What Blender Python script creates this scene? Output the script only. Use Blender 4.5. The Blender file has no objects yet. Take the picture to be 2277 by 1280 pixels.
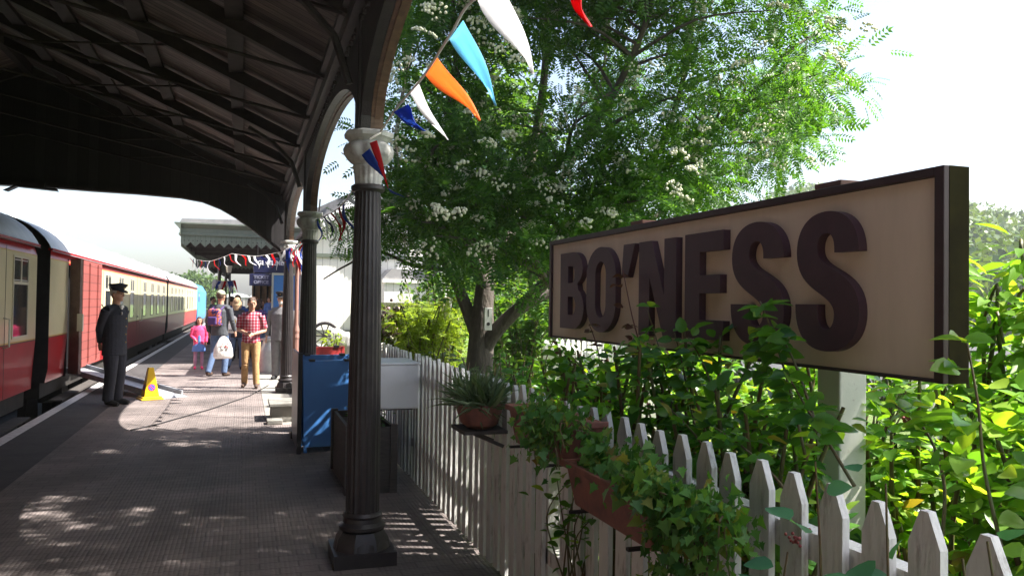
import bpy, bmesh, math, random
import numpy as np
from mathutils import Vector, Matrix, noise
random.seed(7); rng = np.random.default_rng(7)
S = bpy.context.scene; COL = S.collection; PI = math.pi

# ---------------- camera, world, sun, exposure
F_PX = 1771.0; YAW = math.radians(18.51); PIT = math.radians(1.17); ROL = math.radians(0.8)
CAM = Vector((0, 0, 1.62))
FW = Vector((math.sin(YAW)*math.cos(PIT), math.cos(YAW)*math.cos(PIT), math.sin(PIT)))
_r = Vector((math.cos(YAW), -math.sin(YAW), 0)); _u = _r.cross(FW)
RT = _r*math.cos(ROL) + _u*math.sin(ROL); UP = _u*math.cos(ROL) - _r*math.sin(ROL)
cd = bpy.data.cameras.new('camera'); cam = bpy.data.objects.new('camera', cd); COL.objects.link(cam)
cd.sensor_width = 36; cd.lens = 36*F_PX/2277; cd.clip_end = 2000; cd.clip_start = 0.05
M4 = Matrix.Identity(4)
for i in range(3):
    M4[i][0] = RT[i]; M4[i][1] = UP[i]; M4[i][2] = -FW[i]; M4[i][3] = CAM[i]
cam.matrix_world = M4; S.camera = cam
SUN_EL = math.radians(52); SUN_AZ = math.atan2(0.935, -0.33)     # azimuth from +Y towards +X
w = bpy.data.worlds.new('World'); S.world = w; w.use_nodes = True
nt = w.node_tree; bg = nt.nodes['Background']; sk = nt.nodes.new('ShaderNodeTexSky')
sk.sky_type = 'NISHITA'; sk.sun_disc = False; sk.sun_elevation = SUN_EL; sk.sun_rotation = SUN_AZ
sk.air_density = 1.0; sk.dust_density = 3.0; sk.ozone_density = 0.6
nt.links.new(sk.outputs[0], bg.inputs[0]); bg.inputs[1].default_value = 0.09
sl = bpy.data.lights.new('sun', 'SUN'); sun = bpy.data.objects.new('sun', sl); COL.objects.link(sun)
sl.energy = 5.0; sl.angle = math.radians(0.5); sl.color = (1, 0.95, 0.87)
SD = Vector((math.sin(SUN_AZ)*math.cos(SUN_EL), math.cos(SUN_AZ)*math.cos(SUN_EL), math.sin(SUN_EL)))
sun.rotation_euler = SD.to_track_quat('Z', 'Y').to_euler()
sun.location = (20, -5, 30)
S.view_settings.view_transform = 'Standard'; S.view_settings.look = 'None'
S.view_settings.exposure = 1.9; S.view_settings.gamma = 1

def P(px, py, z):                      # world point seen at that pixel, z metres deep
    return CAM + (FW + RT*((px-1138.5)/F_PX) - UP*((py-640)/F_PX))*z
def at(ax, v, px, py):                 # same, on the plane axis = v
    d = P(px, py, 1)-CAM; i = 'XYZ'.index(ax); return CAM + d*((v-CAM[i])/d[i])

# ---------------- materials
def mat(name, c, c2=None, rough=.6, scale=6, detail=4, metal=0, bump=0, bscale=60, spec=.5, coat=0, stretch=(1,1,1), lo=.35, hi=.65, emit=0):
    m = bpy.data.materials.new(name); m.use_nodes = True; t = m.node_tree; p = t.nodes['Principled BSDF']
    N = t.nodes.new; L = t.links.new
    p.inputs['Base Color'].default_value = (*c, 1); p.inputs['Roughness'].default_value = rough
    p.inputs['Metallic'].default_value = metal; p.inputs['Specular IOR Level'].default_value = spec
    p.inputs['Coat Weight'].default_value = coat; p.inputs['Coat Roughness'].default_value = .08
    if c2 or bump:
        tc = N('ShaderNodeTexCoord'); mp = N('ShaderNodeMapping'); L(tc.outputs['Object'], mp.inputs[0]); mp.inputs['Scale'].default_value = stretch
    if c2:
        n = N('ShaderNodeTexNoise'); n.inputs['Scale'].default_value = scale; n.inputs['Detail'].default_value = detail; n.inputs['Roughness'].default_value = .65
        L(mp.outputs[0], n.inputs['Vector'])
        r = N('ShaderNodeValToRGB'); r.color_ramp.elements[0].position = lo; r.color_ramp.elements[1].position = hi
        r.color_ramp.elements[0].color = (*c, 1); r.color_ramp.elements[1].color = (*c2, 1)
        L(n.outputs[0], r.inputs[0]); L(r.outputs[0], p.inputs['Base Color'])
    if bump:
        n2 = N('ShaderNodeTexNoise'); n2.inputs['Scale'].default_value = bscale; n2.inputs['Detail'].default_value = 5; L(mp.outputs[0], n2.inputs['Vector'])
        b = N('ShaderNodeBump'); b.inputs['Strength'].default_value = bump; b.inputs['Distance'].default_value = .02
        L(n2.outputs[0], b.inputs['Height']); L(b.outputs[0], p.inputs['Normal'])
    return m
def leafmat(name, c, c2, trans=.45, tc=None, rough=.45, c3=None):
    m = bpy.data.materials.new(name); m.use_nodes = True; t = m.node_tree; p = t.nodes['Principled BSDF']; N = t.nodes.new; L = t.links.new
    g = N('ShaderNodeNewGeometry'); r = N('ShaderNodeValToRGB'); e = r.color_ramp.elements
    e[0].color = (*c, 1); e[1].color = (*c2, 1)
    if c3:
        for q_, cc in ((.80, c2), (.965, c3)): x = e.new(q_); x.color = (*cc, 1)
        e[len(e)-1].color = (.18, .12, .04, 1) if rough < .42 else (*c3, 1)
    L(g.outputs['Random Per Island'], r.inputs[0]); L(r.outputs[0], p.inputs['Base Color'])
    p.inputs['Roughness'].default_value = rough; p.inputs['Specular IOR Level'].default_value = .25
    tr = N('ShaderNodeBsdfTranslucent'); mx = N('ShaderNodeMixShader'); mx.inputs[0].default_value = trans
    mul = N('ShaderNodeMix'); mul.data_type = 'RGBA'; mul.blend_type = 'MULTIPLY'; mul.inputs[0].default_value = 1
    L(r.outputs[0], mul.inputs[6]); mul.inputs[7].default_value = (*(tc or (2.6, 2.3, .6)), 1)
    L(mul.outputs[2], tr.inputs[0]); L(p.outputs[0], mx.inputs[1]); L(tr.outputs[0], mx.inputs[2])
    L(mx.outputs[0], t.nodes['Material Output'].inputs[0]); return m

def paver_mat():
    m = mat('paver_blocks', (.13, .11, .10), rough=.75); t = m.node_tree; p = t.nodes['Principled BSDF']; N = t.nodes.new; L = t.links.new
    tc = N('ShaderNodeTexCoord'); mp = N('ShaderNodeMapping'); L(tc.outputs['Object'], mp.inputs[0])
    b = N('ShaderNodeTexBrick'); b.inputs['Scale'].default_value = 1; b.inputs['Brick Width'].default_value = .23; b.inputs['Row Height'].default_value = .115
    b.inputs['Mortar Size'].default_value = .006; b.inputs['Color1'].default_value = (.160, .133, .128, 1); b.inputs['Color2'].default_value = (.198, .165, .158, 1); b.inputs['Mortar'].default_value = (.12, .10, .098, 1)
    L(mp.outputs[0], b.inputs['Vector'])
    ns = N('ShaderNodeTexNoise'); ns.inputs['Scale'].default_value = 1.3; ns.inputs['Detail'].default_value = 6; L(tc.outputs['Object'], ns.inputs['Vector'])
    rp = N('ShaderNodeMapRange'); rp.inputs[1].default_value = .3; rp.inputs[2].default_value = .7; rp.inputs[3].default_value = .55; rp.inputs[4].default_value = 1.25; L(ns.outputs[0], rp.inputs[0])
    mx = N('ShaderNodeMix'); mx.data_type = 'RGBA'; mx.blend_type = 'MULTIPLY'; mx.inputs[0].default_value = 1; L(b.outputs[0], mx.inputs[6]); L(rp.outputs[0], mx.inputs[7]); 
    # chequer pimples of the blue brick paving
    sx = N('ShaderNodeSeparateXYZ'); L(tc.outputs['Object'], sx.inputs[0])
    def sn(o):
        a = N('ShaderNodeMath'); a.operation = 'MULTIPLY'; a.inputs[1].default_value = 2*PI/.0575; L(o, a.inputs[0])
        s = N('ShaderNodeMath'); s.operation = 'SINE'; L(a.outputs[0], s.inputs[0]); return s.outputs[0]
    mm = N('ShaderNodeMath'); mm.operation = 'MULTIPLY'; L(sn(sx.outputs[0]), mm.inputs[0]); L(sn(sx.outputs[1]), mm.inputs[1])
    cl = N('ShaderNodeMath'); cl.operation = 'ABSOLUTE'; L(mm.outputs[0], cl.inputs[0])
    hs = N('ShaderNodeMath'); hs.operation = 'SUBTRACT'; L(cl.outputs[0], hs.inputs[0]); L(b.outputs['Fac'], hs.inputs[1])
    bp = N('ShaderNodeBump'); bp.inputs['Strength'].default_value = .5; bp.inputs['Distance'].default_value = .009; L(hs.outputs[0], bp.inputs['Height']); L(bp.outputs[0], p.inputs['Normal'])
    L(mx.outputs[2], p.inputs['Base Color']); return m
def board_mat(name, c, c2, axis='Y', width=.12, rough=.7, gap=.25, line=None, vary=.35):
    """boards with dark joints across `axis` (object coordinates)"""
    m = mat(name, c, rough=rough); t = m.node_tree; p = t.nodes['Principled BSDF']; N = t.nodes.new; L = t.links.new
    tc = N('ShaderNodeTexCoord'); sx = N('ShaderNodeSeparateXYZ'); L(tc.outputs['Object'], sx.inputs[0])
    d = N('ShaderNodeMath'); d.operation = 'DIVIDE'; d.inputs[1].default_value = width; L(sx.outputs['XYZ'.index(axis)], d.inputs[0])
    fr = N('ShaderNodeMath'); fr.operation = 'FRACT'; L(d.outputs[0], fr.inputs[0])
    fl = N('ShaderNodeMath'); fl.operation = 'FLOOR'; L(d.outputs[0], fl.inputs[0])
    wn = N('ShaderNodeTexWhiteNoise'); wn.noise_dimensions = '1D'; L(fl.outputs[0], wn.inputs['W'])
    lt = N('ShaderNodeMath'); lt.operation = 'LESS_THAN'; lt.inputs[1].default_value = .012/width; L(fr.outputs[0], lt.inputs[0])
    ns = N('ShaderNodeTexNoise'); ns.inputs['Scale'].default_value = 7; ns.inputs['Detail'].default_value = 8; ns.inputs['Roughness'].default_value = .7
    mp = N('ShaderNodeMapping'); sc = [.6, .6, .6]; sc['XYZ'.index(axis)] = 9; mp.inputs['Scale'].default_value = sc
    L(tc.outputs['Object'], mp.inputs[0]); L(mp.outputs[0], ns.inputs['Vector'])
    r = N('ShaderNodeValToRGB'); r.color_ramp.elements[0].position = .38; r.color_ramp.elements[1].position = .66; r.color_ramp.elements[0].color = (*c, 1); r.color_ramp.elements[1].color = (*c2, 1); L(ns.outputs[0], r.inputs[0])
    mr = N('ShaderNodeMapRange'); mr.inputs[3].default_value = 1-vary; mr.inputs[4].default_value = 1+vary; L(wn.outputs[0], mr.inputs[0])
    m1 = N('ShaderNodeMix'); m1.data_type = 'RGBA'; m1.blend_type = 'MULTIPLY'; m1.inputs[0].default_value = 1; L(r.outputs[0], m1.inputs[6]); L(mr.outputs[0], m1.inputs[7])
    m2 = N('ShaderNodeMix'); m2.data_type = 'RGBA'; L(lt.outputs[0], m2.inputs[0]); L(m1.outputs[2], m2.inputs[6]); m2.inputs[7].default_value = (*(line or [x*gap for x in c]), 1)
    L(m2.outputs[2], p.inputs['Base Color']); return m

MT = {}
def build_mats():
    M = MT
    M['paver'] = paver_mat()
    M['tarmac'] = mat('platform_tarmac', (.038, .037, .040), (.06, .058, .06), .85, 3, 6, bump=.3, bscale=180)
    M['slab'] = mat('concrete_slab', (.20, .195, .18), (.28, .265, .24), .8, 3, 8, bump=.2, bscale=90)
    M['white_line'] = mat('worn_white_line', (.62, .62, .62), (.38, .37, .37), .7, 14, 8, lo=.45, hi=.75)
    M['ballast'] = mat('oily_ballast', (.025, .023, .022), (.07, .065, .06), .9, 25, 6, bump=1, bscale=40)
    M['rail'] = mat('rail_steel', (.12, .07, .05), (.2, .13, .1), .5, 20, metal=.6)
    M['lawn'] = mat('lawn_grass', (.09, .15, .03), (.17, .24, .06), .9, 9, 8, bump=1, bscale=200)
    M['soil'] = mat('dark_soil', (.03, .022, .016), (.06, .045, .03), .95, 20, 6, bump=1, bscale=60)
    M['iron'] = mat('brown_painted_iron', (.018, .0145, .0165), (.032, .026, .028), .42, 12, 6, spec=.5, bump=.12, bscale=90)
    M['capital'] = mat('white_capital_paint', (.46, .46, .44), (.22, .21, .19), .7, 16, 8, lo=.48, hi=.75, bump=.15, bscale=50)
    M['wood'] = mat('brown_moulding_wood', (.10, .055, .035), (.19, .115, .075), .45, 8, 8, stretch=(1, 1, 6))
    M['beam'] = mat('sooty_beam', (.018, .014, .015), (.035, .027, .026), .8, 8, 6)
    M['roofboard'] = board_mat('sooty_roof_boards', (.042, .030, .026), (.175, .135, .12), 'Y', .11, gap=.15, vary=.4)
    M['screen'] = board_mat('sooty_end_boards', (.014, .012, .014), (.024, .021, .023), 'X', .16, gap=.5)
    M['shedbrick'] = mat('sooty_wall', (.03, .026, .024), (.05, .042, .04), .9, 6)
    M['slate'] = mat('slate_roof', (.10, .10, .11), (.17, .165, .175), .7, 5, 6)
    M['crimson'] = mat('crimson_paint', (.33, .012, .016), (.28, .01, .014), .4, 3, spec=.25, coat=.15)
    M['cream'] = mat('cream_paint', (.62, .56, .36), (.58, .52, .33), .28, 3, coat=.15)
    M['lining'] = mat('gold_black_lining', (.04, .03, .02), rough=.4)
    M['gold'] = mat('gold_lining', (.5, .33, .08), rough=.4)
    M['coachroof'] = mat('grey_coach_roof', (.36, .37, .40), (.46, .47, .49), .42, 4, 6)
    M['black'] = mat('black_rubber', (.012, .011, .013), (.022, .02, .022), .7, 8)
    M['under'] = mat('black_underframe', (.014, .013, .013), (.03, .026, .023), .8, 8)
    M['glass'] = mat('dark_window_glass', (.02, .022, .025), rough=.05, spec=.9)
    M['alu'] = mat('aluminium_frame', (.5, .5, .48), rough=.35, metal=.6)
    M['vandoor'] = board_mat('crimson_door_boards', (.20, .045, .04), (.25, .065, .055), 'Z', .16, gap=.4, vary=.1)
    M['doorwood'] = mat('brown_door_edge', (.10, .06, .055), (.15, .10, .09), .6, 6)
    M['silver'] = mat('ramp_metal', (.24, .25, .29), (.36, .37, .40), .5, 8, metal=.3)
    M['locoblue'] = mat('loco_blue', (.03, .20, .48), (.04, .24, .55), .35, 3)
    M['vangrey'] = board_mat('goods_van_boards', (.22, .20, .20), (.32, .29, .28), 'X', .3)
    M['greygreen'] = board_mat('grey_green_boards', (.10, .125, .10), (.125, .15, .12), 'X', .12, gap=.75, vary=.05)
    M['greengrey_plain'] = mat('grey_green_paint', (.10, .122, .098), (.125, .145, .115), .55, 6)
    M['whiteboard'] = board_mat('white_weatherboard', (.80, .78, .72), (.85, .83, .78), 'X', .16, gap=.6, vary=.04)
    M['lead'] = mat('lead_grey', (.20, .20, .21), (.28, .27, .27), .6, 5)
    M['white'] = mat('white_gloss_paint', (.80, .79, .74), (.70, .68, .63), .45, 10, 6)
    M['picket'] = mat('weathered_white_paint', (.74, .735, .72), (.26, .215, .19), .65, 22, 10, stretch=(1, 1, .22), lo=.54, hi=.72, bump=.35, bscale=60)
    M['post'] = mat('sign_post_paint', (.68, .68, .60), (.36, .30, .27), .5, 40, 8, lo=.62, hi=.75, bump=.04)
    M['signface'] = mat('sign_cream_face', (.68, .53, .405), (.57, .44, .33), .55, 3, 10, bump=.05, bscale=200, stretch=(1, 3, .6), lo=.3, hi=.75)
    M['signedge'] = mat('sign_brown_edge', (.020, .017, .008), (.034, .030, .011), .9, spec=.08, scale=9, detail=8)
    M['signframe'] = mat('sign_maroon_frame', (.035, .016, .018), (.05, .026, .028), .45, 9)
    M['letter'] = mat('maroon_letter_paint', (.050, .020, .030), (.068, .030, .040), .5, 9, 8)
    M['terracotta'] = mat('terracotta_plastic', (.27, .10, .07), (.13, .055, .045), .55, 9, 8)
    M['bark'] = mat('rowan_bark', (.055, .046, .038), (.12, .10, .085), .85, 10, 8, stretch=(1, 1, .4), bump=.7, bscale=40)
    M['blossom'] = mat('cream_blossom', (.72, .70, .56), (.55, .56, .38), .7, 60)
    M['rowan'] = leafmat('rowan_leaf', (.024, .08, .016), (.06, .145, .028), .42, (2.6, 2.5, .6), c3=(.09, .19, .035))
    M['dleaf'] = leafmat('background_leaf', (.03, .09, .015), (.09, .18, .03), .4)
    M['hill'] = leafmat('hillside_leaf', (.035, .08, .02), (.09, .15, .04), .2)
    M['rose'] = leafmat('rose_leaf', (.03, .11, .03), (.09, .22, .04), .45, (2.8, 2.5, .5), rough=.3, c3=(.20, .33, .05))
    M['redleaf'] = leafmat('young_rose_leaf', (.07, .03, .02), (.10, .055, .025), .35, (2, 1.3, .6), rough=.35)
    M['ivy'] = leafmat('ivy_leaf', (.04, .13, .035), (.11, .25, .06), .34, (2.2, 2.2, .6), rough=.4, c3=(.2, .25, .06))
    M['lime'] = leafmat('lime_leaf', (.17, .27, .035), (.28, .36, .06), .5, (1.8, 1.7, .5))
    M['cherry'] = leafmat('hanging_lime_leaf', (.13, .26, .03), (.20, .36, .05), .5, (1.6, 1.7, .5), c3=(.30, .36, .06))
    M['greyleaf'] = leafmat('grey_green_leaf', (.06, .11, .05), (.15, .20, .11), .3, (1.6, 1.6, .8))
    M['valerian'] = leafmat('valerian_leaf', (.05, .17, .09), (.10, .25, .13), .35, (1.8, 2, .7))
    M['bigleaf'] = leafmat('sunlit_big_leaf', (.07, .20, .04), (.20, .36, .06), .5, (2.2, 2.0, .4), rough=.28, c3=(.32, .44, .08))  # greens lightened so that this foliage looks sunlit
    M['stem'] = mat('green_stem', (.08, .10, .03), (.12, .06, .03), .5, 8)
    M['redflower'] = mat('red_flower', (.30, .06, .06), (.2, .035, .04), .6, 60)
    M['pink'] = mat('lilac_flower', (.62, .38, .48), (.7, .5, .58), .7, 60)
    M['twine'] = mat('bunting_twine', (.80, .76, .70), rough=.8)
    for k, c in dict(fwhite=(.80, .80, .82), fblue=(.03, .09, .42), flight=(.32, .64, .82), forange=(.88, .36, .13), fred=(.60, .02, .03), fnavy=(.02, .04, .18)).items():
        m = leafmat('bunting_'+k[1:]+'_cloth', c, [x*.9 for x in c], .6, (1.2, 1.2, 1.2), rough=.6); M[k] = m
    M['skin'] = mat('skin', (.48, .27, .19), (.42, .22, .15), .5, 20, spec=.3)
    M['hair'] = mat('brown_hair', (.05, .025, .015), (.09, .05, .03), .7, 60)
    M['yellow'] = mat('yellow_plastic', (.75, .48, .01), (.62, .38, .01), .35, 6, coat=.3)
    M['boardblue'] = mat('blue_sign_paint', (.035, .16, .44), (.027, .12, .34), .5, 3, 10, lo=.5, hi=.85)
    M['darkblue'] = mat('dark_blue_enamel', (.012, .014, .055), rough=.35)
    M['red'] = mat('red_paint', (.35, .03, .03), (.28, .02, .02), .4, 6)
    M['galv'] = mat('galvanised_churn', (.42, .42, .43), (.55, .54, .53), .42, 8, metal=.5)
    M['pinkpipe'] = mat('brown_red_pipe_paint', (.24, .12, .10), (.30, .16, .13), .5, 8)
    M['greywood'] = mat('weathered_grey_wood', (.045, .04, .038), (.08, .07, .065), .8, 8, 8, stretch=(1, 1, 5))
    M['brightwhite'] = mat('bright_white_metal', (.76, .76, .78), (.55, .54, .53), .45, 3, 10, lo=.52, hi=.85)
build_mats()
MT['hillground'] = mat('hill_undergrowth', (.03, .07, .02), (.06, .11, .03), .95, .2, 8)

# ---------------- mesh helpers
def tag(o, label=None, cat=None, group=None, kind=None):
    if label: o['label'] = label
    if cat: o['category'] = cat
    if group: o['group'] = group
    if kind: o['kind'] = kind
    return o
def thing(name, label, cat, loc=(0, 0, 0), rz=0, group=None):
    o = bpy.data.objects.new(name, None); COL.objects.link(o); o.empty_display_size = .2
    o.location = loc; o.rotation_euler = (0, 0, rz); return tag(o, label, cat, group)
def link(name, me, parent=None):
    o = bpy.data.objects.new(name, me); COL.objects.link(o)
    if parent: o.parent = parent
    return o
class MB:
    def __init__(s): s.v = []; s.f = []; s.m = []; s.off = Vector((0, 0, 0))
    def add(s, vs, fs, mi=0):
        b = len(s.v); s.v += [tuple(v) for v in vs]; s.f += [tuple(b+i for i in f) for f in fs]; s.m += [mi]*len(fs); return s
    def box(s, x0, x1, y0, y1, z0, z1, mi=0):
        return s.add([(x0,y0,z0),(x1,y0,z0),(x1,y1,z0),(x0,y1,z0),(x0,y0,z1),(x1,y0,z1),(x1,y1,z1),(x0,y1,z1)],
                     [(0,3,2,1),(4,5,6,7),(0,1,5,4),(1,2,6,5),(2,3,7,6),(3,0,4,7)], mi)
    def bar(s, a, b, w, h, mi=0, up=(0, 0, 1)):
        a = Vector(a); b = Vector(b); d = (b-a).normalized(); u = Vector(up); x = d.cross(u)
        if x.length < 1e-4: x = d.cross(Vector((1, 0, 0)))
        x.normalize(); u = x.cross(d); x *= w/2; u = u*(h/2)
        return s.add([a-x-u, a+x-u, a+x+u, a-x+u, b-x-u, b+x-u, b+x+u, b-x+u],
                     [(0,1,2,3),(7,6,5,4),(0,4,5,1),(1,5,6,2),(2,6,7,3),(3,7,4,0)], mi)
    def tube(s, pts, rad, n=8, mi=0, cap=True, ell=(1, 1)):
        pts = [Vector(p) for p in pts]; k = len(pts)
        if not hasattr(rad, '__len__'): rad = [rad]*k
        vs = []; x = None
        for i, p in enumerate(pts):
            d = (pts[min(i+1, k-1)]-pts[max(i-1, 0)]).normalized()
            if x is None:
                x = d.cross(Vector((0, 1, 0)));
                if x.length < .1: x = d.cross(Vector((1, 0, 0)))
            x = (x - d*x.dot(d)).normalized(); y = d.cross(x)
            for j in range(n):
                a = 2*PI*j/n; vs.append(p + (x*math.cos(a)*ell[0] + y*math.sin(a)*ell[1])*rad[i])
        fs = [(i*n+j, i*n+(j+1) % n, (i+1)*n+(j+1) % n, (i+1)*n+j) for i in range(k-1) for j in range(n)]
        if cap: fs += [tuple(range(n-1, -1, -1)), tuple((k-1)*n+j for j in range(n))]
        return s.add(vs, fs, mi)
    def lathe(s, prof, c=(0, 0, 0), n=24, mi=0, fn=None, square=False):
        vs = []; k = len(prof)
        for r, z in prof:
            for j in range(n):
                a = 2*PI*(j+.5)/n; rr = r*(fn(a, z) if fn else 1)
                if square: rr = r/max(abs(math.cos(a)), abs(math.sin(a)))
                vs.append((c[0]+rr*math.cos(a), c[1]+rr*math.sin(a), c[2]+z))
        fs = [(i*n+j, i*n+(j+1) % n, (i+1)*n+(j+1) % n, (i+1)*n+j) for i in range(k-1) for j in range(n)]
        fs += [tuple(range(n-1, -1, -1)), tuple((k-1)*n+j for j in range(n))]
        return s.add(vs, fs, mi)
    def ball(s, c, r, n=10, m=7, mi=0, sc=(1, 1, 1)):
        vs = [(c[0]+r*sc[0]*math.sin(PI*i/m)*math.cos(2*PI*j/n), c[1]+r*sc[1]*math.sin(PI*i/m)*math.sin(2*PI*j/n), c[2]-r*sc[2]*math.cos(PI*i/m)) for i in range(1, m) for j in range(n)]
        b = len(vs); vs += [(c[0], c[1], c[2]-r*sc[2]), (c[0], c[1], c[2]+r*sc[2])]
        fs = [(i*n+j, i*n+(j+1) % n, (i+1)*n+(j+1) % n, (i+1)*n+j) for i in range(m-2) for j in range(n)]
        fs += [(b, (j+1) % n, j) for j in range(n)] + [(b+1, (m-2)*n+j, (m-2)*n+(j+1) % n) for j in range(n)]
        return s.add(vs, fs, mi)
    def prism(s, poly, a, b, ax='Y', mi=0):
        """poly in the other two axes (in xyz order), extruded from a to b along ax"""
        i = 'XYZ'.index(ax); n = len(poly)
        def mk(p, v): q = [p[0], p[1]]; q.insert(i, v); return q
        vs = [mk(p, a) for p in poly]+[mk(p, b) for p in poly]
        return s.add(vs, [tuple(range(n)), tuple(range(2*n-1, n-1, -1))]+[(j, j+n, (j+1) % n+n, (j+1) % n) for j in range(n)], mi)
    def build(s, name, mats, parent=None, smooth=False, bevel=0, origin=None):
        me = bpy.data.meshes.new(name); v = s.v
        if origin is not None: v = [(p[0]-origin[0], p[1]-origin[1], p[2]-origin[2]) for p in v]
        me.from_pydata(v, [], s.f)
        for m in (mats if isinstance(mats, (list, tuple)) else [mats]): me.materials.append(MT[m] if isinstance(m, str) else m)
        me.polygons.foreach_set('material_index', s.m)
        bm = bmesh.new(); bm.from_mesh(me); bmesh.ops.recalc_face_normals(bm, faces=bm.faces); bm.to_mesh(me); bm.free()
        if smooth: me.polygons.foreach_set('use_smooth', [True]*len(me.polygons)); 
        if smooth and smooth != 'all': me.set_sharp_from_angle(angle=math.radians(35))
        o = link(name, me, parent)
        if origin is not None: o.location = origin
        if bevel:
            b = o.modifiers.new('bevel', 'BEVEL'); b.width = bevel; b.segments = 2; b.limit_method = 'ANGLE'; b.angle_limit = .6
        return o
def setting(o): o['kind'] = 'structure'; return o

# ---------------- leaf templates and scatter
def T(v, f): return (np.array(v, float), f)
def ovate(wd=.33, fold=.12, droop=.15):
    xs = [0, .12, .35, .62, .85, 1]; ws = [0, .6, 1, .85, .42, 0]
    v = [(x, 0, -droop*x*x) for x in xs]; L = []; R = []
    for x, q in zip(xs[1:-1], ws[1:-1]):
        L.append(len(v)); v.append((x, wd*q, fold*q-droop*x*x)); R.append(len(v)); v.append((x, -wd*q, fold*q-droop*x*x))
    f = [(0, 1, L[0]), (0, R[0], 1)]
    for i in range(3): f += [(i+1, i+2, L[i+1], L[i]), (i+1, R[i], R[i+1], i+2)]
    f += [(4, 5, L[3]), (4, R[3], 5)]
    return T(v, f)
OVATE = ovate(); ROUND = ovate(.42, .10, .12); LONG = ovate(.17, .05, .25); BLADE = T([(0,-.03,0),(0,.03,0),(.35,.04,.0),(.35,-.04,0),(.7,.03,-.1),(.7,-.03,-.1),(1,0,-.3)], [(0,3,2,1),(3,5,4,2),(5,6,4)])
def ivy_t():
    pts = [(0,0),(-.12,.3),(.12,.26),(.15,.55),(.42,.28),(1,0)]
    poly = pts+[(x, -y) for x, y in pts[-2:0:-1]]
    v = [(.3, 0, -.04)]+[(x, y, .05*abs(y)-.15*max(x,0)**2) for x, y in poly]; n = len(poly)
    return T(v, [(0, 1+i, 1+(i+1) % n) for i in range(n)])
IVY = ivy_t()
def pinnate(n=6, wd=.055, ln=.30):
    v = []; f = []
    for i in range(n):
        x = .22+.7*i/(n-1)
        for s_ in (1, -1):
            b = len(v); l = ln*(1-.35*abs(i/(n-1)-.35)); dx = .35*l; z = -.18*x*x
            v += [(x, 0, z), (x+dx*.5-wd, s_*l*.5, z+.02), (x+dx, s_*l, z-.05), (x+dx*.5+wd, s_*l*.5, z+.01)]; f.append((b, b+1, b+2, b+3) if s_ > 0 else (b+3, b+2, b+1, b))
    b = len(v); v += [(.9, 0, -.15), (1.0, wd*1.2, -.18), (1.15, 0, -.25), (1.0, -wd*1.2, -.18)]; f.append((b, b+1, b+2, b+3))
    return T(v, f)
PIN = pinnate()
def unit(a): return a/np.maximum(np.linalg.norm(a, axis=1, keepdims=True), 1e-9)
def scatter(name, tmpl, pos, axis, nrm, size, mats, parent=None, smooth=False, mi=None):
    tv, tf = tmpl; n = len(pos); pos = np.asarray(pos, float); A = unit(np.asarray(axis, float)); Nn = np.asarray(nrm, float)
    Nn = unit(Nn-A*(Nn*A).sum(1, keepdims=True)); B = np.cross(Nn, A); s_ = np.asarray(size, float).reshape(-1, 1, 1)
    V = pos[:, None, :]+s_*(tv[None, :, 0:1]*A[:, None]+tv[None, :, 1:2]*B[:, None]+tv[None, :, 2:3]*Nn[:, None])
    k = len(tv); lt = np.array([len(f) for f in tf]); fl = np.concatenate([np.array(f) for f in tf])
    loops = (fl[None]+(np.arange(n)*k)[:, None]).ravel(); tot = np.tile(lt, n); st = np.concatenate([[0], np.cumsum(tot)[:-1]])
    me = bpy.data.meshes.new(name); me.vertices.add(n*k); me.vertices.foreach_set('co', V.ravel())
    me.loops.add(len(loops)); me.loops.foreach_set('vertex_index', loops.astype(np.int32))
    me.polygons.add(len(tot)); me.polygons.foreach_set('loop_start', st.astype(np.int32)); me.polygons.foreach_set('loop_total', tot.astype(np.int32))
    for m in (mats if isinstance(mats, list) else [mats]): me.materials.append(MT[m])
    if mi is not None: me.polygons.foreach_set('material_index', np.repeat(mi, len(tf)).astype(np.int32))
    if smooth: me.polygons.foreach_set('use_smooth', np.ones(len(tot), bool))
    me.update(calc_edges=True); return link(name, me, parent)
def rdir(n, up=0.0):
    v = rng.normal(size=(n, 3)); v = unit(v); v[:, 2] += up; return unit(v)
# ================= SETTING
def sheet(name, x0, x1, y0, y1, z, m, th=None):
    b = MB(); b.box(x0, x1, y0, y1, z-(th or .05), z); return setting(b.build(name, m))
sheet('ground', -340, 440, -120, 420, -1.25, 'lawn', .2)
b = MB(); b.box(-9, -2.64, -40, 400, -1.2, -.98); setting(b.build('track_bed', 'ballast'))
b = MB(); b.box(-2.62, 1.6, -12, 112, -1.2, -.012); setting(b.build('platform', 'slab'))
b = MB(); b.box(-2.50, -1.9, -12, 112, -.012, 0); setting(b.build('platform_tarmac_strip', 'tarmac'))
b = MB(); b.box(-2.64, -2.50, -12, 112, -.012, .003); setting(b.build('platform_edge_line', 'white_line'))
b = MB(); b.box(-1.9, .3, -12, 112, -.012, .001); b.box(.3, 1.6, -12, 10.9, -.012, .001); setting(b.build('platform_paving', 'paver'))
b = MB()
y = 10.9
while y < 60:
    b.box(.305, .95, y+.006, y+.9, -.012, 0); b.box(.956, 1.6, y+.006, y+.9, -.012, 0); y += .906
setting(b.build('platform_slabs', 'slab'))
b = MB(); b.box(1.6, 11, -12, 70, -1.2, -.03); setting(b.build('garden_lawn', 'lawn'))
b = MB(); b.box(1.6, 2.9, -6, 15, -.05, .0); setting(b.build('flower_bed_soil', 'soil'))
b = MB(); b.box(11, 60, -12, 50, -1.2, -.5); setting(b.build('car_park', 'tarmac'))
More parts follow.
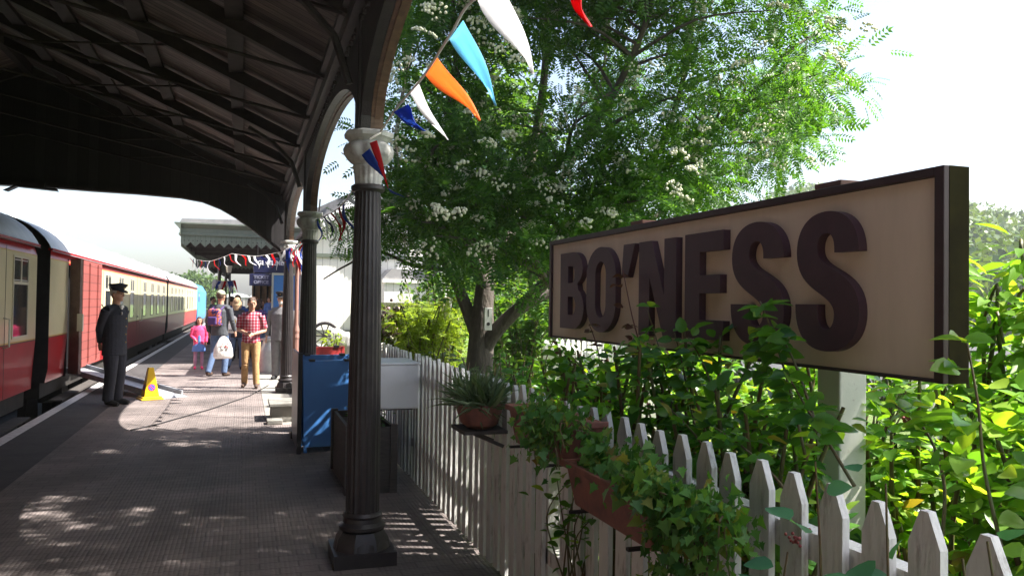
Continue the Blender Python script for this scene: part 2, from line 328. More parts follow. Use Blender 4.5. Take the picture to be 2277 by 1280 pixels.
for x in (-3.63, -5.07):
    b = MB(); b.box(x-.035, x+.035, -30, 380, -.98, -.86); tag(b.build('rail', 'rail'), 'steel rail under the coaches, '+('nearer the platform' if x > -4 else 'farther from the platform'), 'rail', 'rails of the track')

# ---- hillside with woods
hb = MB(); nx, ny = 30, 14; hv = []; hf = []
def hz(u, v): return -1.5+33*min(1, v*1.15)**.9*(0.86+.14*math.sin(u*9)+.05*math.sin(u*23))
def hp(u, v):
    a = math.radians(36+30*u); r = 75+200*v; return (r*math.sin(a), r*math.cos(a), hz(u, v))
for i in range(nx+1):
    for j in range(ny+1): hv.append(hp(i/nx, j/ny))
for i in range(nx):
    for j in range(ny): q = i*(ny+1)+j; hf.append((q, q+ny+1, q+ny+2, q+1))
hb.add(hv, hf); setting(hb.build('hills', 'hillground', smooth='all'))
n = 800; us = rng.random(n); vs_ = rng.random(n)**.8; pp = []; aa = []; ss = []
for u, v in zip(us, vs_):
    c = np.array(hp(u, v)); r = 2.6+2.4*rng.random(); k = 110
    d = rdir(k, .25); pp.append(c+np.array([0, 0, r*.7])+d*r*(.75+.3*rng.random((k, 1)))); aa.append(d); ss.append(np.full(k, 1.0)*(1+.8*rng.random(k)))
pp = np.vstack(pp); aa = np.vstack(aa)
o = scatter('hillside_wood', T([(0,0,0),(.5,.35,.08),(1,0,0),(.5,-.35,.08)], [(0,3,2,1)]), pp, rdir(len(pp)), aa, np.concatenate(ss)*.75, 'hill'); tag(o, 'wooded hillside far off to the right beyond the sign', 'woodland', kind='stuff')

# ================= TRAIN SHED
GX, GZ, SL, RX = .62, 3.56, .445, -3.45
RZ = GZ+(GX-RX)*SL
shed = thing('train_shed', 'dark timber train shed roof arching over the platform and first coach', 'station roof', (.73, 15, 0))
def sh(b, name, m, **k):
    return b.build(name, m, shed, **k)
shed_off = Vector((.73, 15, 0)); shed.location = (0, 0, 0)
def arch_h(t, y0, y1):
    c = (y0+y1)/2; a = (y1-y0)/2-.12; q = max(0, 1-((t-c)/a)**2); return 2.72+.62*q**.5
CY = [-4.60, .25, 5.10, 9.95, 14.80]
# roof boards (inside skin) and slates (outside skin)
for nm, m, dz, th in (('roof_boards', 'roofboard', .10, .03), ('roof_slates', 'slate', .135, .05)):
    b = MB()
    for sg in (1, -1):
        xe = RX+sg*(GX-RX+.13); ze = GZ-.13*SL+dz
        b.prism([(xe, ze), (RX, RZ+dz), (RX, RZ+dz+th), (xe, ze+th)], -7, 15.12, 'Y')
    sh(b, nm, m)
ys = [15.0-1.6*i for i in range(14)]
for i, y in enumerate(ys):
    for sg in (1, -1):
        b = MB(); X = lambda q: RX+sg*(GX-RX-q)
        b.bar((X(0), y-.1, GZ), (X(GX-RX), y-.1, RZ), .075, .12); sh(b, 'rafter', 'beam')
        b = MB(); b.tube([(X(.05), y-.1, GZ-.04), (X(GX-RX), y-.1, GZ+.75)], .016, 6)
        b.tube([(X(2.6), y-.1, GZ-.04+.79*2.6/(GX-RX)), (X(1.3), y-.1, GZ+1.3*SL)], .011, 6)
        sh(b, 'tie_rod', 'beam')
for q in (.75, 1.65, 2.55, 3.45):
    for sg in (1, -1):
        b = MB(); x = RX+sg*(GX-RX-q); z = GZ+q*SL+.06; b.bar((x, -7, z), (x, 14.98, z), .14, .09); sh(b, 'purlin', 'beam')
b = MB(); b.bar((RX, -7, RZ+.02), (RX, 14.98, RZ+.02), .1, .22); sh(b, 'ridge_beam', 'beam')
b = MB(); b.box(.56, .80, -7, 15.1, GZ-.02, GZ+.03); b.box(.60, .79, -7, 15.1, GZ-.12, GZ-.02); sh(b, 'wall_plate', 'iron')
b = MB(); b.box(.765, .84, -7, 15.1, GZ+.05, GZ+.12); sh(b, 'gutter', 'iron')
# arcade spandrels and mouldings
for k in range(4):
    y0, y1 = CY[k]+.06, CY[k+1]-.06; N_ = 28
    ar = [(y0+(y1-y0)*i/N_, arch_h(y0+(y1-y0)*i/N_, y0, y1)) for i in range(N_+1)]
    ar[0] = (y0, 2.72); ar[-1] = (y1, 2.72)
    # dense near the springings so that the curve is round
    ar = []
    for i in range(N_+1):
        a = PI-PI*i/N_; c = (y0+y1)/2; h = (y1-y0)/2-.02; ar.append((c+h*math.cos(a), 2.70+.64*math.sin(a)**.9))
    b = MB(); top = GZ-.12
    for i in range(N_):
        (a0, h0), (a1, h1) = ar[i], ar[i+1]
        b.add([(x, yy, zz) for x in (.665, .725) for yy, zz in ((a0, h0), (a1, h1), (a1, top), (a0, top))], [(0,1,2,3),(7,6,5,4),(0,4,5,1),(2,6,7,3),(1,5,6,2),(3,7,4,0)])
    for i in range(36):
        yy = y0+(y1-y0)*(i+.5)/36; b.ball((.660, yy, GZ-.17), .022, 6, 4)
    sh(b, 'arch_spandrel', 'iron')
    b = MB(); vs = []
    for yy, zz in ar:
        vs += [(.727, yy, zz-.005), (.805, yy, zz-.005), (.805, yy, zz+.04), (.79, yy, zz+.055), (.74, yy, zz+.055), (.727, yy, zz+.04)]
    fs = [(6*i+j, 6*i+(j+1) % 6, 6*i+6+(j+1) % 6, 6*i+6+j) for i in range(N_) for j in range(6)]+[tuple(range(5, -1, -1)), tuple(6*N_+j for j in range(6))]
    b.add(vs, fs); sh(b, 'arch_moulding', 'wood')
    # second inner step of the moulding
    b = MB(); vs = []
    for yy, zz in ar: vs += [(.75, yy, zz-.020), (.785, yy, zz-.020), (.785, yy, zz-.006), (.75, yy, zz-.006)]
    b.add(vs, [(4*i+j, 4*i+(j+1) % 4, 4*i+4+(j+1) % 4, 4*i+4+j) for i in range(N_) for j in range(4)]+[(3,2,1,0), tuple(4*N_+j for j in range(4))]); sh(b, 'arch_bead', 'wood')
    b = MB(); b.tube([(.60, CY[k+1], 3.0), (.50, CY[k+1], 3.30), (.28, CY[k+1], 3.52), (0, CY[k+1], 3.68)], .025, 6); sh(b, 'roof_bracket', 'iron')
# end screen with its sagging opening
LW = [(-7.6, 3.1), (-6.9, 3.30), (-6, 3.42), (-5, 3.47), (-3.84, 3.48), (-3.2, 3.48), (-2.5, 3.46), (-1.8, 3.45), (-1.1, 3.42), (-.75, 3.37), (-.45, 3.26), (-.2, 3.12), (.05, 2.95), (.32, 2.75), (.50, 2.60), (.62, 2.50), (.74, 2.44)]
b = MB()
for (xa, za), (xb, zb) in zip(LW[:-1], LW[1:]):
    def tp(x): return GZ+.09+(GX-x)*SL if x > RX else GZ+.09+(x-(2*RX-GX))*SL
    segs = [(xa, za), (xb, zb)]
    if xa < RX < xb: mid = (RX, za+(zb-za)*(RX-xa)/(xb-xa)); segs = [(xa, za), mid, (xb, zb)]
    for (p, q), (r, s_) in zip(segs[:-1], segs[1:]):
        b.add([(x, y, z) for y in (14.98, 15.06) for x, z in ((p, q), (r, s_), (r, tp(r)), (p, tp(p)))], [(0,1,2,3),(7,6,5,4),(0,4,5,1),(2,6,7,3),(1,5,6,2),(3,7,4,0)])
sh(b, 'end_screen', 'screen')
b = MB(); vs = []
for x, z in LW: vs += [(x, 14.93, z-.03), (x, 15.11, z-.03), (x, 15.11, z+.03), (x, 14.93, z+.03)]
b.add(vs, [(4*i+j, 4*i+(j+1) % 4, 4*i+4+(j+1) % 4, 4*i+4+j) for i in range(len(LW)-1) for j in range(4)]); sh(b, 'screen_edge_board', 'beam')
b = MB(); b.box(-7.75, -7.5, -7, 15.1, -1, GZ+.1); sh(b, 'side_wall', 'shedbrick')
b = MB(); b.box(-7.7, .9, -7.2, -7.02, 3.3, 5.4); sh(b, 'rear_screen', 'screen')

# ---- iron columns
def column_parts(root):
    b = MB(); fl = lambda a, z: 1-.085*abs(math.sin(a*10))**.6
    b.lathe([(.110, .30), (.108, .9), (.100, 1.6), (.084, 2.33)], n=120, fn=fl); b.build('shaft', 'iron', root, smooth=True)
    b = MB(); b.lathe([(.20, 0), (.20, .075), (.165, .085), (.155, .13)], n=4, square=False)
    b.v = []; b.f = []; b.m = []
    b.box(-.19, .19, -.19, .19, 0, .085); b.lathe([(.178, .085), (.17, .12), (.14, .17), (.122, .19)], n=32, square=False); b.lathe([(.17, .085), (.155, .15), (.13, .19)], n=8, square=True)
    b.lathe([(.13, .19), (.146, .205), (.146, .225), (.122, .245), (.118, .27), (.126, .285), (.112, .305)], n=32); b.build('base', 'iron', root, smooth=True)
    b = MB(); b.lathe([(.095, 2.32), (.107, 2.335), (.107, 2.355), (.092, 2.365)], n=32); b.build('neck_ring', 'iron', root, smooth=True)
    b = MB(); lob = lambda a, z: 1+(.16*abs(math.cos(a*4+(z-2.56)*9))**.7-.10 if 2.50 < z < 2.63 else (.09*abs(math.cos(a*8))**.5-.05 if z < 2.48 else 0))
    b.lathe([(.080, 2.365), (.084, 2.40), (.088, 2.45), (.098, 2.475), (.094, 2.49), (.125, 2.515), (.147, 2.55), (.152, 2.585), (.14, 2.615), (.112, 2.637)], n=96, fn=lob)
    b.lathe([(.118, 2.632), (.138, 2.648), (.142, 2.655), (.158, 2.664), (.162, 2.688), (.150, 2.70)], n=8)
    b.build('capital', 'capital', root, smooth=True)
    b = MB(); b.box(-.085, .045, -.06, .06, 2.70, GZ-.12); b.build('upper_post', 'iron', root, bevel=.008)
LBL = ['fluted dark iron column just behind the camera', 'fluted dark iron column behind the camera', 'large near fluted iron column with white capital, foot in full view', 'second fluted iron column, half in shade behind the blue sandwich boards', 'farthest fluted iron column, wrapped in flags by the pipe']
for k in (2, 3, 4, 1):
    c = thing('iron_column', LBL[k], 'column', (.73, CY[k], 0), group='iron columns of the train shed'); column_parts(c) if k == 2 else None
    if k == 2: src = c
    else:
        for ch in src.children: d = ch.copy(); COL.objects.link(d); d.parent = c

# ---- lamp fitting hanging at the end screen
t = thing('strip_lamp', 'dark shallow lamp fitting hanging under the shed end', 'lamp', (-3.3, 14.6, 3.37))
b = MB(); b.prism([(-.38, -.05), (-.34, -.06), (-.2, .02), (.38, -.02), (.36, .02), (-.2, .05)], -.08, .08, 'Y'); b.build('housing', 'black', t)
for x in (-.15, .2): b = MB(); b.tube([(x, 0, .02), (x, 0, .13)], .008, 6); b.build('hanger', 'black', t)

# ================= TRAIN
XS, XC, XF = -2.95, -4.35, -5.75
def roofz(x): q = (x-XC)/1.42; return 2.36+.64*max(0, 1-abs(q)**2.6)**.62
def window(root, t, wd, z0, z1, vent=True):
    o = Vector((XS, t, 0)); f = MB(); a, c = -wd/2, wd/2; pr = .014; fw = .028
    zv = z1-(z1-z0)*.32 if vent else z1
    f.box(0.001, pr, a-fw, c+fw, z0-fw, z0); f.box(.001, pr, a-fw, c+fw, z1, z1+fw); f.box(.001, pr, a-fw, a, z0, z1); f.box(.001, pr, c, c+fw, z0, z1)
    if vent: f.box(.001, pr, a, c, zv-.02, zv+.02); f.box(.001, pr, -.02, .02, zv+.02, z1)
    fo = f.build('window', 'creamframe', root); fo.location = o
    g = MB(); g.box(.001, .005, a, c, z0, z1); go = g.build('pane', 'glass', fo)
    if vent:
        v = MB()
        for q in (a+.03, .03): v.box(.005, .009, q, q+wd/2-.06, zv+.03, zv+.045); v.box(.005, .009, q, q+wd/2-.06, z1-.035, z1-.02)
        v.build('ventilator_rail', 'alu', fo)
MT['creamframe'] = mat('window_frame_paint', (.56, .53, .42), rough=.4)
def coach(y0, y1, wins, doors, label, skip=(), van=None):
    root = thing('railway_coach', label, 'railway coach', (XC, (y0+y1)/2, -.95), group='crimson and cream coaches beside the platform')
    org = Vector(root.location)
    def bd(b, name, m, **k):
        o = b.build(name, m, root, **k); o.location = -org; return o
    # body: section strips along y, left open where van doors stand
    zs = [(.27, 0), (.985, 0), (.985, 2), (1.0, 2), (1.0, 3), (1.018, 3), (1.018, 1), (2.235, 1), (2.235, 2), (2.25, 2), (2.25, 0), (2.37, 0)]
    b = MB(); strips = [(.27, .985, 0), (.985, 1.0, 2), (1.0, 1.018, 3), (1.018, 2.235, 1), (2.235, 2.25, 3), (2.25, 2.38, 0)]
    def sx(z): return XS - (.05*((.5-z)/.25)**2 if z < .5 else 0) - (.04 if z > 2.36 else 0)
    spans = [(y0, y1)] if not van else [(y0, van[0]), (van[1], y1)]
    for a, c in spans:
        for z0, z1, mi in strips: b.add([(sx(z0), a, z0), (sx(z0), c, z0), (sx(z1), c, z1), (sx(z1), a, z1)], [(0, 1, 2, 3)], mi)
    if van:
        for z0, z1, mi in ((2.20, 2.235, 0), (2.235, 2.25, 3), (2.25, 2.38, 0)): b.add([(XS, van[0], z0), (XS, van[1], z0), (sx(z1), van[1], z1), (sx(z1), van[0], z1)], [(0, 1, 2, 3)], mi)
        b.box(XS-1.2, XS, van[0]-.02, van[0], .3, 2.3, 4); b.box(XS-1.2, XS, van[1], van[1]+.02, .3, 2.3, 4); b.box(XS-2.4, XS-.01, van[0], van[1], .25, .30, 4); b.box(XS-2.5, XS-2.4, van[0]-.5, van[1]+.5, .3, 2.3, 4)
    for z0, z1, mi in strips: b.add([(2*XC-sx(z0), y0, z0), (2*XC-sx(z0), y1, z0), (2*XC-sx(z1), y1, z1), (2*XC-sx(z1), y0, z1)], [(3, 2, 1, 0)], mi)
    for y in (y0, y1):
        pts = [(sx(.27), .27), (XS, .5), (XS, 2.38)]+[(XC+1.38*math.cos(a), roofz(XC+1.38*math.cos(a))-.02) for a in np.linspace(.1, PI-.1, 14)]+[(XF, 2.38), (XF, .5), (2*XC-sx(.27), .27)]
        b.add([(x, y, z) for x, z in pts], [tuple(range(len(pts)))], 4)
    bd(b, 'body', ['crimson', 'cream', 'lining', 'gold', 'black'])
    # roof
    b = MB(); K = 22; vs = []
    for y in (y0-.03, y1+.03):
        for i in range(K+1):
            x = XC+1.45*math.cos(PI*i/K); vs.append((x, y, roofz(x)))
    b.add(vs, [(i, i+1, K+2+i, K+1+i) for i in range(K)]); ro = bd(b, 'roof', 'coachroof', smooth='all')
    b = MB(); y = y0+1.6
    while y < y1-1:
        for dx in (-.45, .45):
            x = XC+dx; b.ball((x, y, roofz(x)+.015), .10, 10, 5, 0, (1, 1.3, .6))
        y += 3.9
    o = b.build('roof_ventilators', 'coachroof', ro, smooth='all')
    b = MB(); b.box(XS-.03, XS+.035, y0-.02, y1+.02, 2.375, 2.41); bd(b, 'gutter_strip', 'crimson')
    for t_, wd, z0, z1, v in wins:
        window(root, t_, wd, z0, z1, v)
    for ch in root.children:
        if ch.name.startswith('window'): ch.location = Vector((XS, ch.location.y, 0))-org
    for t_ in doors:
        d = MB()
        for yy in (t_-.33, t_+.33): d.box(XS+.001, XS+.004, yy-.006, yy+.006, .3, 2.3)
        do = bd(d, 'door', 'lining')
        h = MB(); h.tube([(XS+.0, t_+.28, 1.35), (XS+.07, t_+.28, 1.33), (XS+.07, t_+.28, .98), (XS, t_+.28, .96)], .012, 8); h.ball((XS+.02, t_-.26, 1.12), .03, 8, 5)
        h.build('handle', 'alu', do)
    # underframe, bogies, footboard
    b = MB(); b.box(XF+.15, XS-.12, y0+.05, y1-.05, .02, .27); b.box(XF+.5, XS-.45, y0+5.5, y1-5.5, -.45, .02); bd(b, 'underframe', 'under')
    for yb in (y0+2.9, y1-2.9):
        b = MB()
        b.box(XS-.32, XS-.18, yb-1.7, yb+1.7, -.42, -.18); b.box(XF+.18, XF+.32, yb-1.7, yb+1.7, -.42, -.18); b.box(XF+.3, XS-.3, yb-.25, yb+.25, -.35, 0)
        for ya in (yb-1.3, yb+1.3): b.box(XS-.3, XS-.08, ya-.14, ya+.14, -.55, -.2)
        bo = bd(b, 'bogie', 'under')
        for ya in (yb-1.3, yb+1.3):
            for x in (XS-.62, XF+.62):
                q = MB(); q.tube([(x-.06, ya, -.42), (x+.06, ya, -.42)], .44, 20); q.build('wheel', 'under', bo)
    b = MB(); b.box(XS-.1, XS+.10, y0+.6, y1-.6, -.10, -.07); bd(b, 'footboard', 'greywood')
    for y, dy in ((y0, -1), (y1, 1)):
        b = MB()
        for i in range(3): yy = y+dy*(.04+.1*i); b.box(XC-.55, XC+.55, min(yy, yy+dy*.07), max(yy, yy+dy*.07), .35, 2.45)
        b.box(XC-.5, XC+.5, min(y, y+dy*.33), max(y, y+dy*.33), .4, 2.4); bd(b, 'gangway', 'black')
        for x in (XC-.87, XC+.87):
            b = MB(); b.tube([(x, y, .12), (x, y+dy*.3, .12)], .06, 10); b.tube([(x, y+dy*.3, .12), (x, y+dy*.34, .12)], .2, 14); bd(b, 'buffer', 'under')
    return root
coach(-6.4, 13.5, [(12.60, .74, 1.09, 2.16, True), (10.65, .74, 1.09, 2.16, True), (8.7, .74, 1.09, 2.16, True)], [11.55], 'crimson and cream coach nearest the camera, cut by the left edge')
w2 = [(t_, .78 if i != 5 else .78, 1.12, 2.14, True) for i, t_ in enumerate((20.0, 22.0, 24.05, 26.95, 29.05, 31.0, 33.0))]
c2 = coach(14.35, 34.25, w2, [25.5, 19.05+.0], 'crimson and cream coach with open van doors and a ramp', van=(15.75, 16.65))
coach(34.95, 55.4, [(36.6+1.95*i, .78, 1.12, 2.14, True) for i in range(8) if i != 4], [44.5, 53.2], 'farthest crimson and cream coach, curving roof end near the blue locomotive')
# van doors of the second coach
o2 = Vector(c2.location)
b = MB(); b.box(XS+.03, XS+.07, 16.72, 18.72, .33, 2.34); b.box(XS+.07, XS+.10, 17.25, 17.33, .4, 2.3); b.box(XS+.07, XS+.10, 18.15, 18.25, .4, 2.3)
d = b.build('van_door', 'vandoor', c2); d.location = -o2; d['label'] = 'crimson boarded van door folded back flat'
b = MB(); b.tube([(XS+.11, 18.5, 1.5), (XS+.14, 18.5, 1.45), (XS+.14, 18.5, 1.15), (XS+.11, 18.5, 1.1)], .012, 6); b.build('handle', 'black', d)
b = MB(); b.bar((XS+.05, 15.72, 1.30), (XS+.24, 15.55, 1.30), .05, 2.0); d = b.build('van_door', 'doorwood', c2); d.location = -o2; d['label'] = 'brown edge of the half open van door'
b = MB(); b.bar((XS+.20, 15.5, 1.2), (XS+.30, 15.42, 1.2), .02, .3); b.build('handle', 'alu', d)
# ramp from the van door
t = thing('loading_ramp', 'silver metal ramp sloping from the van door to the platform', 'ramp', (-1.2, 14.5, 0))
A = Vector((-2.92, 16.25, .33)); B = Vector((-1.15, 14.35, .02)); off = Vector(t.location); dr = (B-A).normalized(); sd = Vector((-dr.y, dr.x, 0)).normalized()
b = MB(); b.bar(A-off, B-off, .46, .02); b.build('deck', 'silver', t)
for q in (-.24, .24):
    b = MB(); b.bar(A-off+sd*q+Vector((0, 0, .03)), B-off+sd*q+Vector((0, 0, .03)), .03, .09); b.build('side_rail', 'silver', t)
b = MB(); b.bar(B-off-dr*.02, B-off+dr*.16-Vector((0, 0, .012)), .5, .012); b.build('toe_plate', 'silver', t)
# loco and vans beyond
t = thing('locomotive', 'bright blue locomotive beyond the last coach', 'locomotive', (XC, 62, -.95)); o = Vector(t.location)
def bt(b, nm, m, par=t, **k): q = b.build(nm, m, par, **k); q.location = -o; return q
b = MB(); b.prism([(XS-.05, .2), (XS, .6), (XS, 2.2), (XS-.3, 2.7), (XC, 2.95), (XF+.3, 2.7), (XF, 2.2), (XF, .2)], 56.3, 68, 'Y'); bt(b, 'body', 'locoblue', bevel=.05)
b = MB(); b.box(XF+.3, XS-.3, 56.6, 67.7, -.6, .2); bt(b, 'underframe', 'under')
b = MB(); b.box(XS, XS+.01, 57.2, 58.1, 1.5, 2.1); b.box(XC-.9, XC-.1, 56.28, 56.3, 1.5, 2.2); b.box(XC+.1, XC+.9, 56.28, 56.3, 1.5, 2.2); bt(b, 'window', 'glass')
for i, (x, y, lb) in enumerate(((-1.2, 118, 'grey goods van with white curved roof behind the locomotive'), (2.3, 121, 'grey goods van with white roof standing right of the other'))):
    t = thing('goods_van', lb, 'goods van', (x, y, -.95), group='goods vans beyond the platform end')
    b = MB(); b.box(-1.7, 1.7, -2.6, 2.6, .7, 3.0); b.build('body', 'vangrey', t)
    b = MB(); b.prism([(-1.8, 3.0), (1.8, 3.0), (1.5, 3.3), (.8, 3.5), (0, 3.58), (-.8, 3.5), (-1.5, 3.3)], -2.7, 2.7, 'Y'); b.build('roof', 'brightwhite', t)
    b = MB(); b.box(-.9, .9, -2.66, -2.6, .9, 2.6); b.build('door', 'greywood', t)
    b = MB(); b.box(-1.5, 1.5, -2.3, 2.3, .2, .7); b.build('underframe', 'under', t)
# ================= STATION BUILDINGS
def zigzag(x0, x1, zt, zb, d, step, n=None):
    """outline (x, z) of a board with a pointed lower edge"""
    k = max(1, round((x1-x0)/step)); s_ = (x1-x0)/k; pts = [(x0, zt)]
    for i in range(k): pts += [(x0+s_*i, zb), (x0+s_*(i+.5), zb-d)]
    pts += [(x1, zb), (x1, zt)]; return pts
st = thing('platform_canopy', 'grey green platform canopy with a saw tooth valance', 'canopy', (-1.52, 21, 0)); so = Vector(st.location)
def bs(b, nm, m, **k): q = b.build(nm, m, st, **k); q.location = -so; return q
b = MB()
for x0, x1 in ((-1.52, 1.36),):
    k = 26; s_ = (x1-x0)/k
    for i in range(k):
        a = x0+i*s_; m_ = a+s_/2; zt = 3.20; up = (i % 2 == 0)
        b.add([(x, y, z) for y in (21.0, 21.03) for x, z in ((a, 3.03 if up else 2.92), (a+s_, 2.92 if up else 3.03), (a+s_, zt), (a, zt))], [(0,1,2,3),(7,6,5,4),(0,4,5,1),(2,6,7,3),(1,5,6,2),(3,7,4,0)])
bs(b, 'front_valance', 'greygreen')
b = MB(); k = 196; s_ = 22.7/k
for i in range(k):
    a = 21.03+i*s_; up = i % 2 == 0
    b.add([(x, y, z) for x in (-1.52, -1.49) for y, z in ((a, 3.03 if up else 2.92), (a+s_, 2.92 if up else 3.03), (a+s_, 3.2), (a, 3.2))], [(0,1,2,3),(7,6,5,4),(0,4,5,1),(2,6,7,3),(1,5,6,2),(3,7,4,0)])
bs(b, 'side_valance', 'greygreen')
b = MB()
for i in range(28): b.tube([(-1.44+i*.1, 20.995, 3.07), (-1.44+i*.1, 20.999, 3.07)], .013, 8)
bs(b, 'valance_holes', 'black')
# cornice: stepped profile round the front and the platform side
prof = [(0, 3.20), (.04, 3.20), (.04, 3.235), (.016, 3.25), (.016, 3.37), (.05, 3.39), (.14, 3.47), (.14, 3.50), (0, 3.50)]
b = MB(); b.prism([(21-p, z) for p, z in prof], -1.52, 1.36, 'X'); bs(b, 'front_cornice', 'greengrey_plain')
b = MB(); b.prism([(-1.52-p, z) for p, z in prof], 20.86, 43.7, 'Y'); bs(b, 'side_cornice', 'greengrey_plain')
b = MB(); b.prism([(-1.55, 3.50), (-1.50, 3.60), (1.36, 3.66), (1.36, 3.50)], 20.95, 43.7, 'Y'); bs(b, 'roof', 'lead')
b = MB(); b.box(-1.48, 1.36, 21.04, 43.6, 3.12, 3.18)
bs(b, 'ceiling', 'greywood')
for y in np.arange(22, 43, 1.9): b = MB(); b.box(-1.47, 1.15, y-.05, y+.05, 2.97, 3.12); bs(b, 'cross_beam', 'beam')
b = MB(); k = 38; s_ = 2.2/k
for i in range(k):
    a = -1.45+i*s_; up = i % 2 == 0
    b.add([(x, y, z) for y in (26, 26.03) for x, z in ((a, 2.64 if up else 2.58), (a+s_, 2.58 if up else 2.64), (a+s_, 2.97), (a, 2.97))], [(0,1,2,3),(7,6,5,4),(0,4,5,1),(2,6,7,3),(1,5,6,2),(3,7,4,0)])
bs(b, 'inner_valance', 'greygreen')
for y in (25.9, 34.4, 43.2):
    b = MB(); b.tube([(-.76, y, 0), (-.76, y, 3.1)], .05, 10); b.prism([(-.72, 2.45), (-.72, 2.97), (-1.35, 2.97), (-1.1, 2.86), (-.84, 2.70)], y-.03, y+.03, 'Y'); bs(b, 'post', 'iron')

bd_ = thing('station_building', 'long timber station building with brown doors behind the canopy', 'building', (1.2, 25, 0)); bo = Vector(bd_.location)
def bb(b, nm, m, par=None, **k): q = b.build(nm, m, par or bd_, **k); q.location = -bo if not par else (0, 0, 0); return q
b = MB(); b.box(1.2, 6.5, 25.3, 52, 0, 3.9); bb(b, 'wall', 'greygreen')
b = MB(); b.prism([(.9, 3.9), (3.8, 5.4), (6.8, 3.9)], 25.0, 52.3, 'Y'); bb(b, 'roof', 'slate')
MT['doorbrown'] = mat('varnished_door', (.28, .16, .09), (.40, .25, .15), .4, 5)  # even varnished brown for the doors and porch screen
for i, y in enumerate((27, 30, 33.5, 37, 41)):
    b = MB(); b.box(1.12, 1.2, y, y+1.1, 0, 2.3); dq = bb(b, 'door', 'doorbrown')
    b = MB(); b.box(1.10, 1.12, y+.15, y+.95, 1.3, 2.15); bb(b, 'pane', 'glass', dq)
b = MB(); b.box(.25, 1.15, 33.0, 33.1, 0, 2.6); bb(b, 'porch_screen', 'doorbrown')
for x in (.3, .55, .8): b = MB(); b.box(x, x+.06, 32.9, 32.99, 0, 2.6); bb(b, 'screen_post', 'beam')

# white gabled building at the back of the garden
gb = thing('gabled_building', 'white weatherboarded building with fretted gable boards behind the tree', 'building', (2.4, 18, 0)); go = Vector(gb.location)
def gg(b, nm, m, par=None, **k): q = b.build(nm, m, par or gb, **k); q.location = -go if not par else (0, 0, 0); return q
b = MB(); b.prism([(1.40, -.03), (3.85, -.03), (3.85, 3.0), (3.5, 3.15), (2.42, 4.0), (1.40, 3.25)], 18, 24.8, 'Y'); gg(b, 'wall', 'whiteboard')
b = MB(); b.box(1.34, 3.95, 17.95, 18, 2.60, 2.68); gg(b, 'trim_band', 'greengrey_plain')
b = MB(); b.box(1.34, 4.0, 17.94, 18, .92, 1.0); gg(b, 'trim_band', 'greengrey_plain')
for sg, xe, ze in ((-1, 1.15, 3.10), (1, 3.75, 3.0)):
    b = MB(); b.bar((2.42, 21.3, 4.10), (xe, 21.3, ze+.05), 7.2, .05, up=(0, 0, 1)); gg(b, 'roof', 'slate')
    # fretted bargeboard
    b = MB(); N_ = 15
    for i in range(N_):
        q0, q1 = i/N_, (i+1)/N_; p0 = Vector((2.42+(xe-2.42)*q0, 0, 4.07+(ze-4.07)*q0)); p1 = Vector((2.42+(xe-2.42)*q1, 0, 4.07+(ze-4.07)*q1)); pm = (p0+p1)/2
        b.add([(p.x, y, p.z) for y in (17.68, 17.71) for p in (p0, p1, p1-Vector((0, 0, .13)), pm-Vector((0, 0, .24)), p0-Vector((0, 0, .13)))], [(0,1,2,3,4),(9,8,7,6,5),(0,5,6,1),(1,6,7,2),(2,7,8,3),(3,8,9,4),(4,9,5,0)])
    gg(b, 'bargeboard', 'brightwhite')
b = MB(); b.box(2.85, 4.3, 17.2, 17.95, 1.62, 2.05); b.box(2.80, 4.36, 17.15, 18, 2.05, 2.12); b.box(3.6, 4.25, 17.3, 17.95, -.03, 1.62); gg(b, 'bay', 'whiteboard')
b = MB(); b.prism([(2.8, 2.12), (4.36, 2.12), (4.1, 2.35), (3.0, 2.35)], 17.2, 18, 'Y'); gg(b, 'bay_roof', 'lead')
b = MB(); b.tube([(4.02, 17.1, 0), (4.02, 17.1, 2.9)], .09, 10); gg(b, 'downpipe', 'greengrey_plain')
b = MB(); b.ball((2.85, 17.93, 2.86), .05, 8, 6); gg(b, 'vent_cap', 'lead')

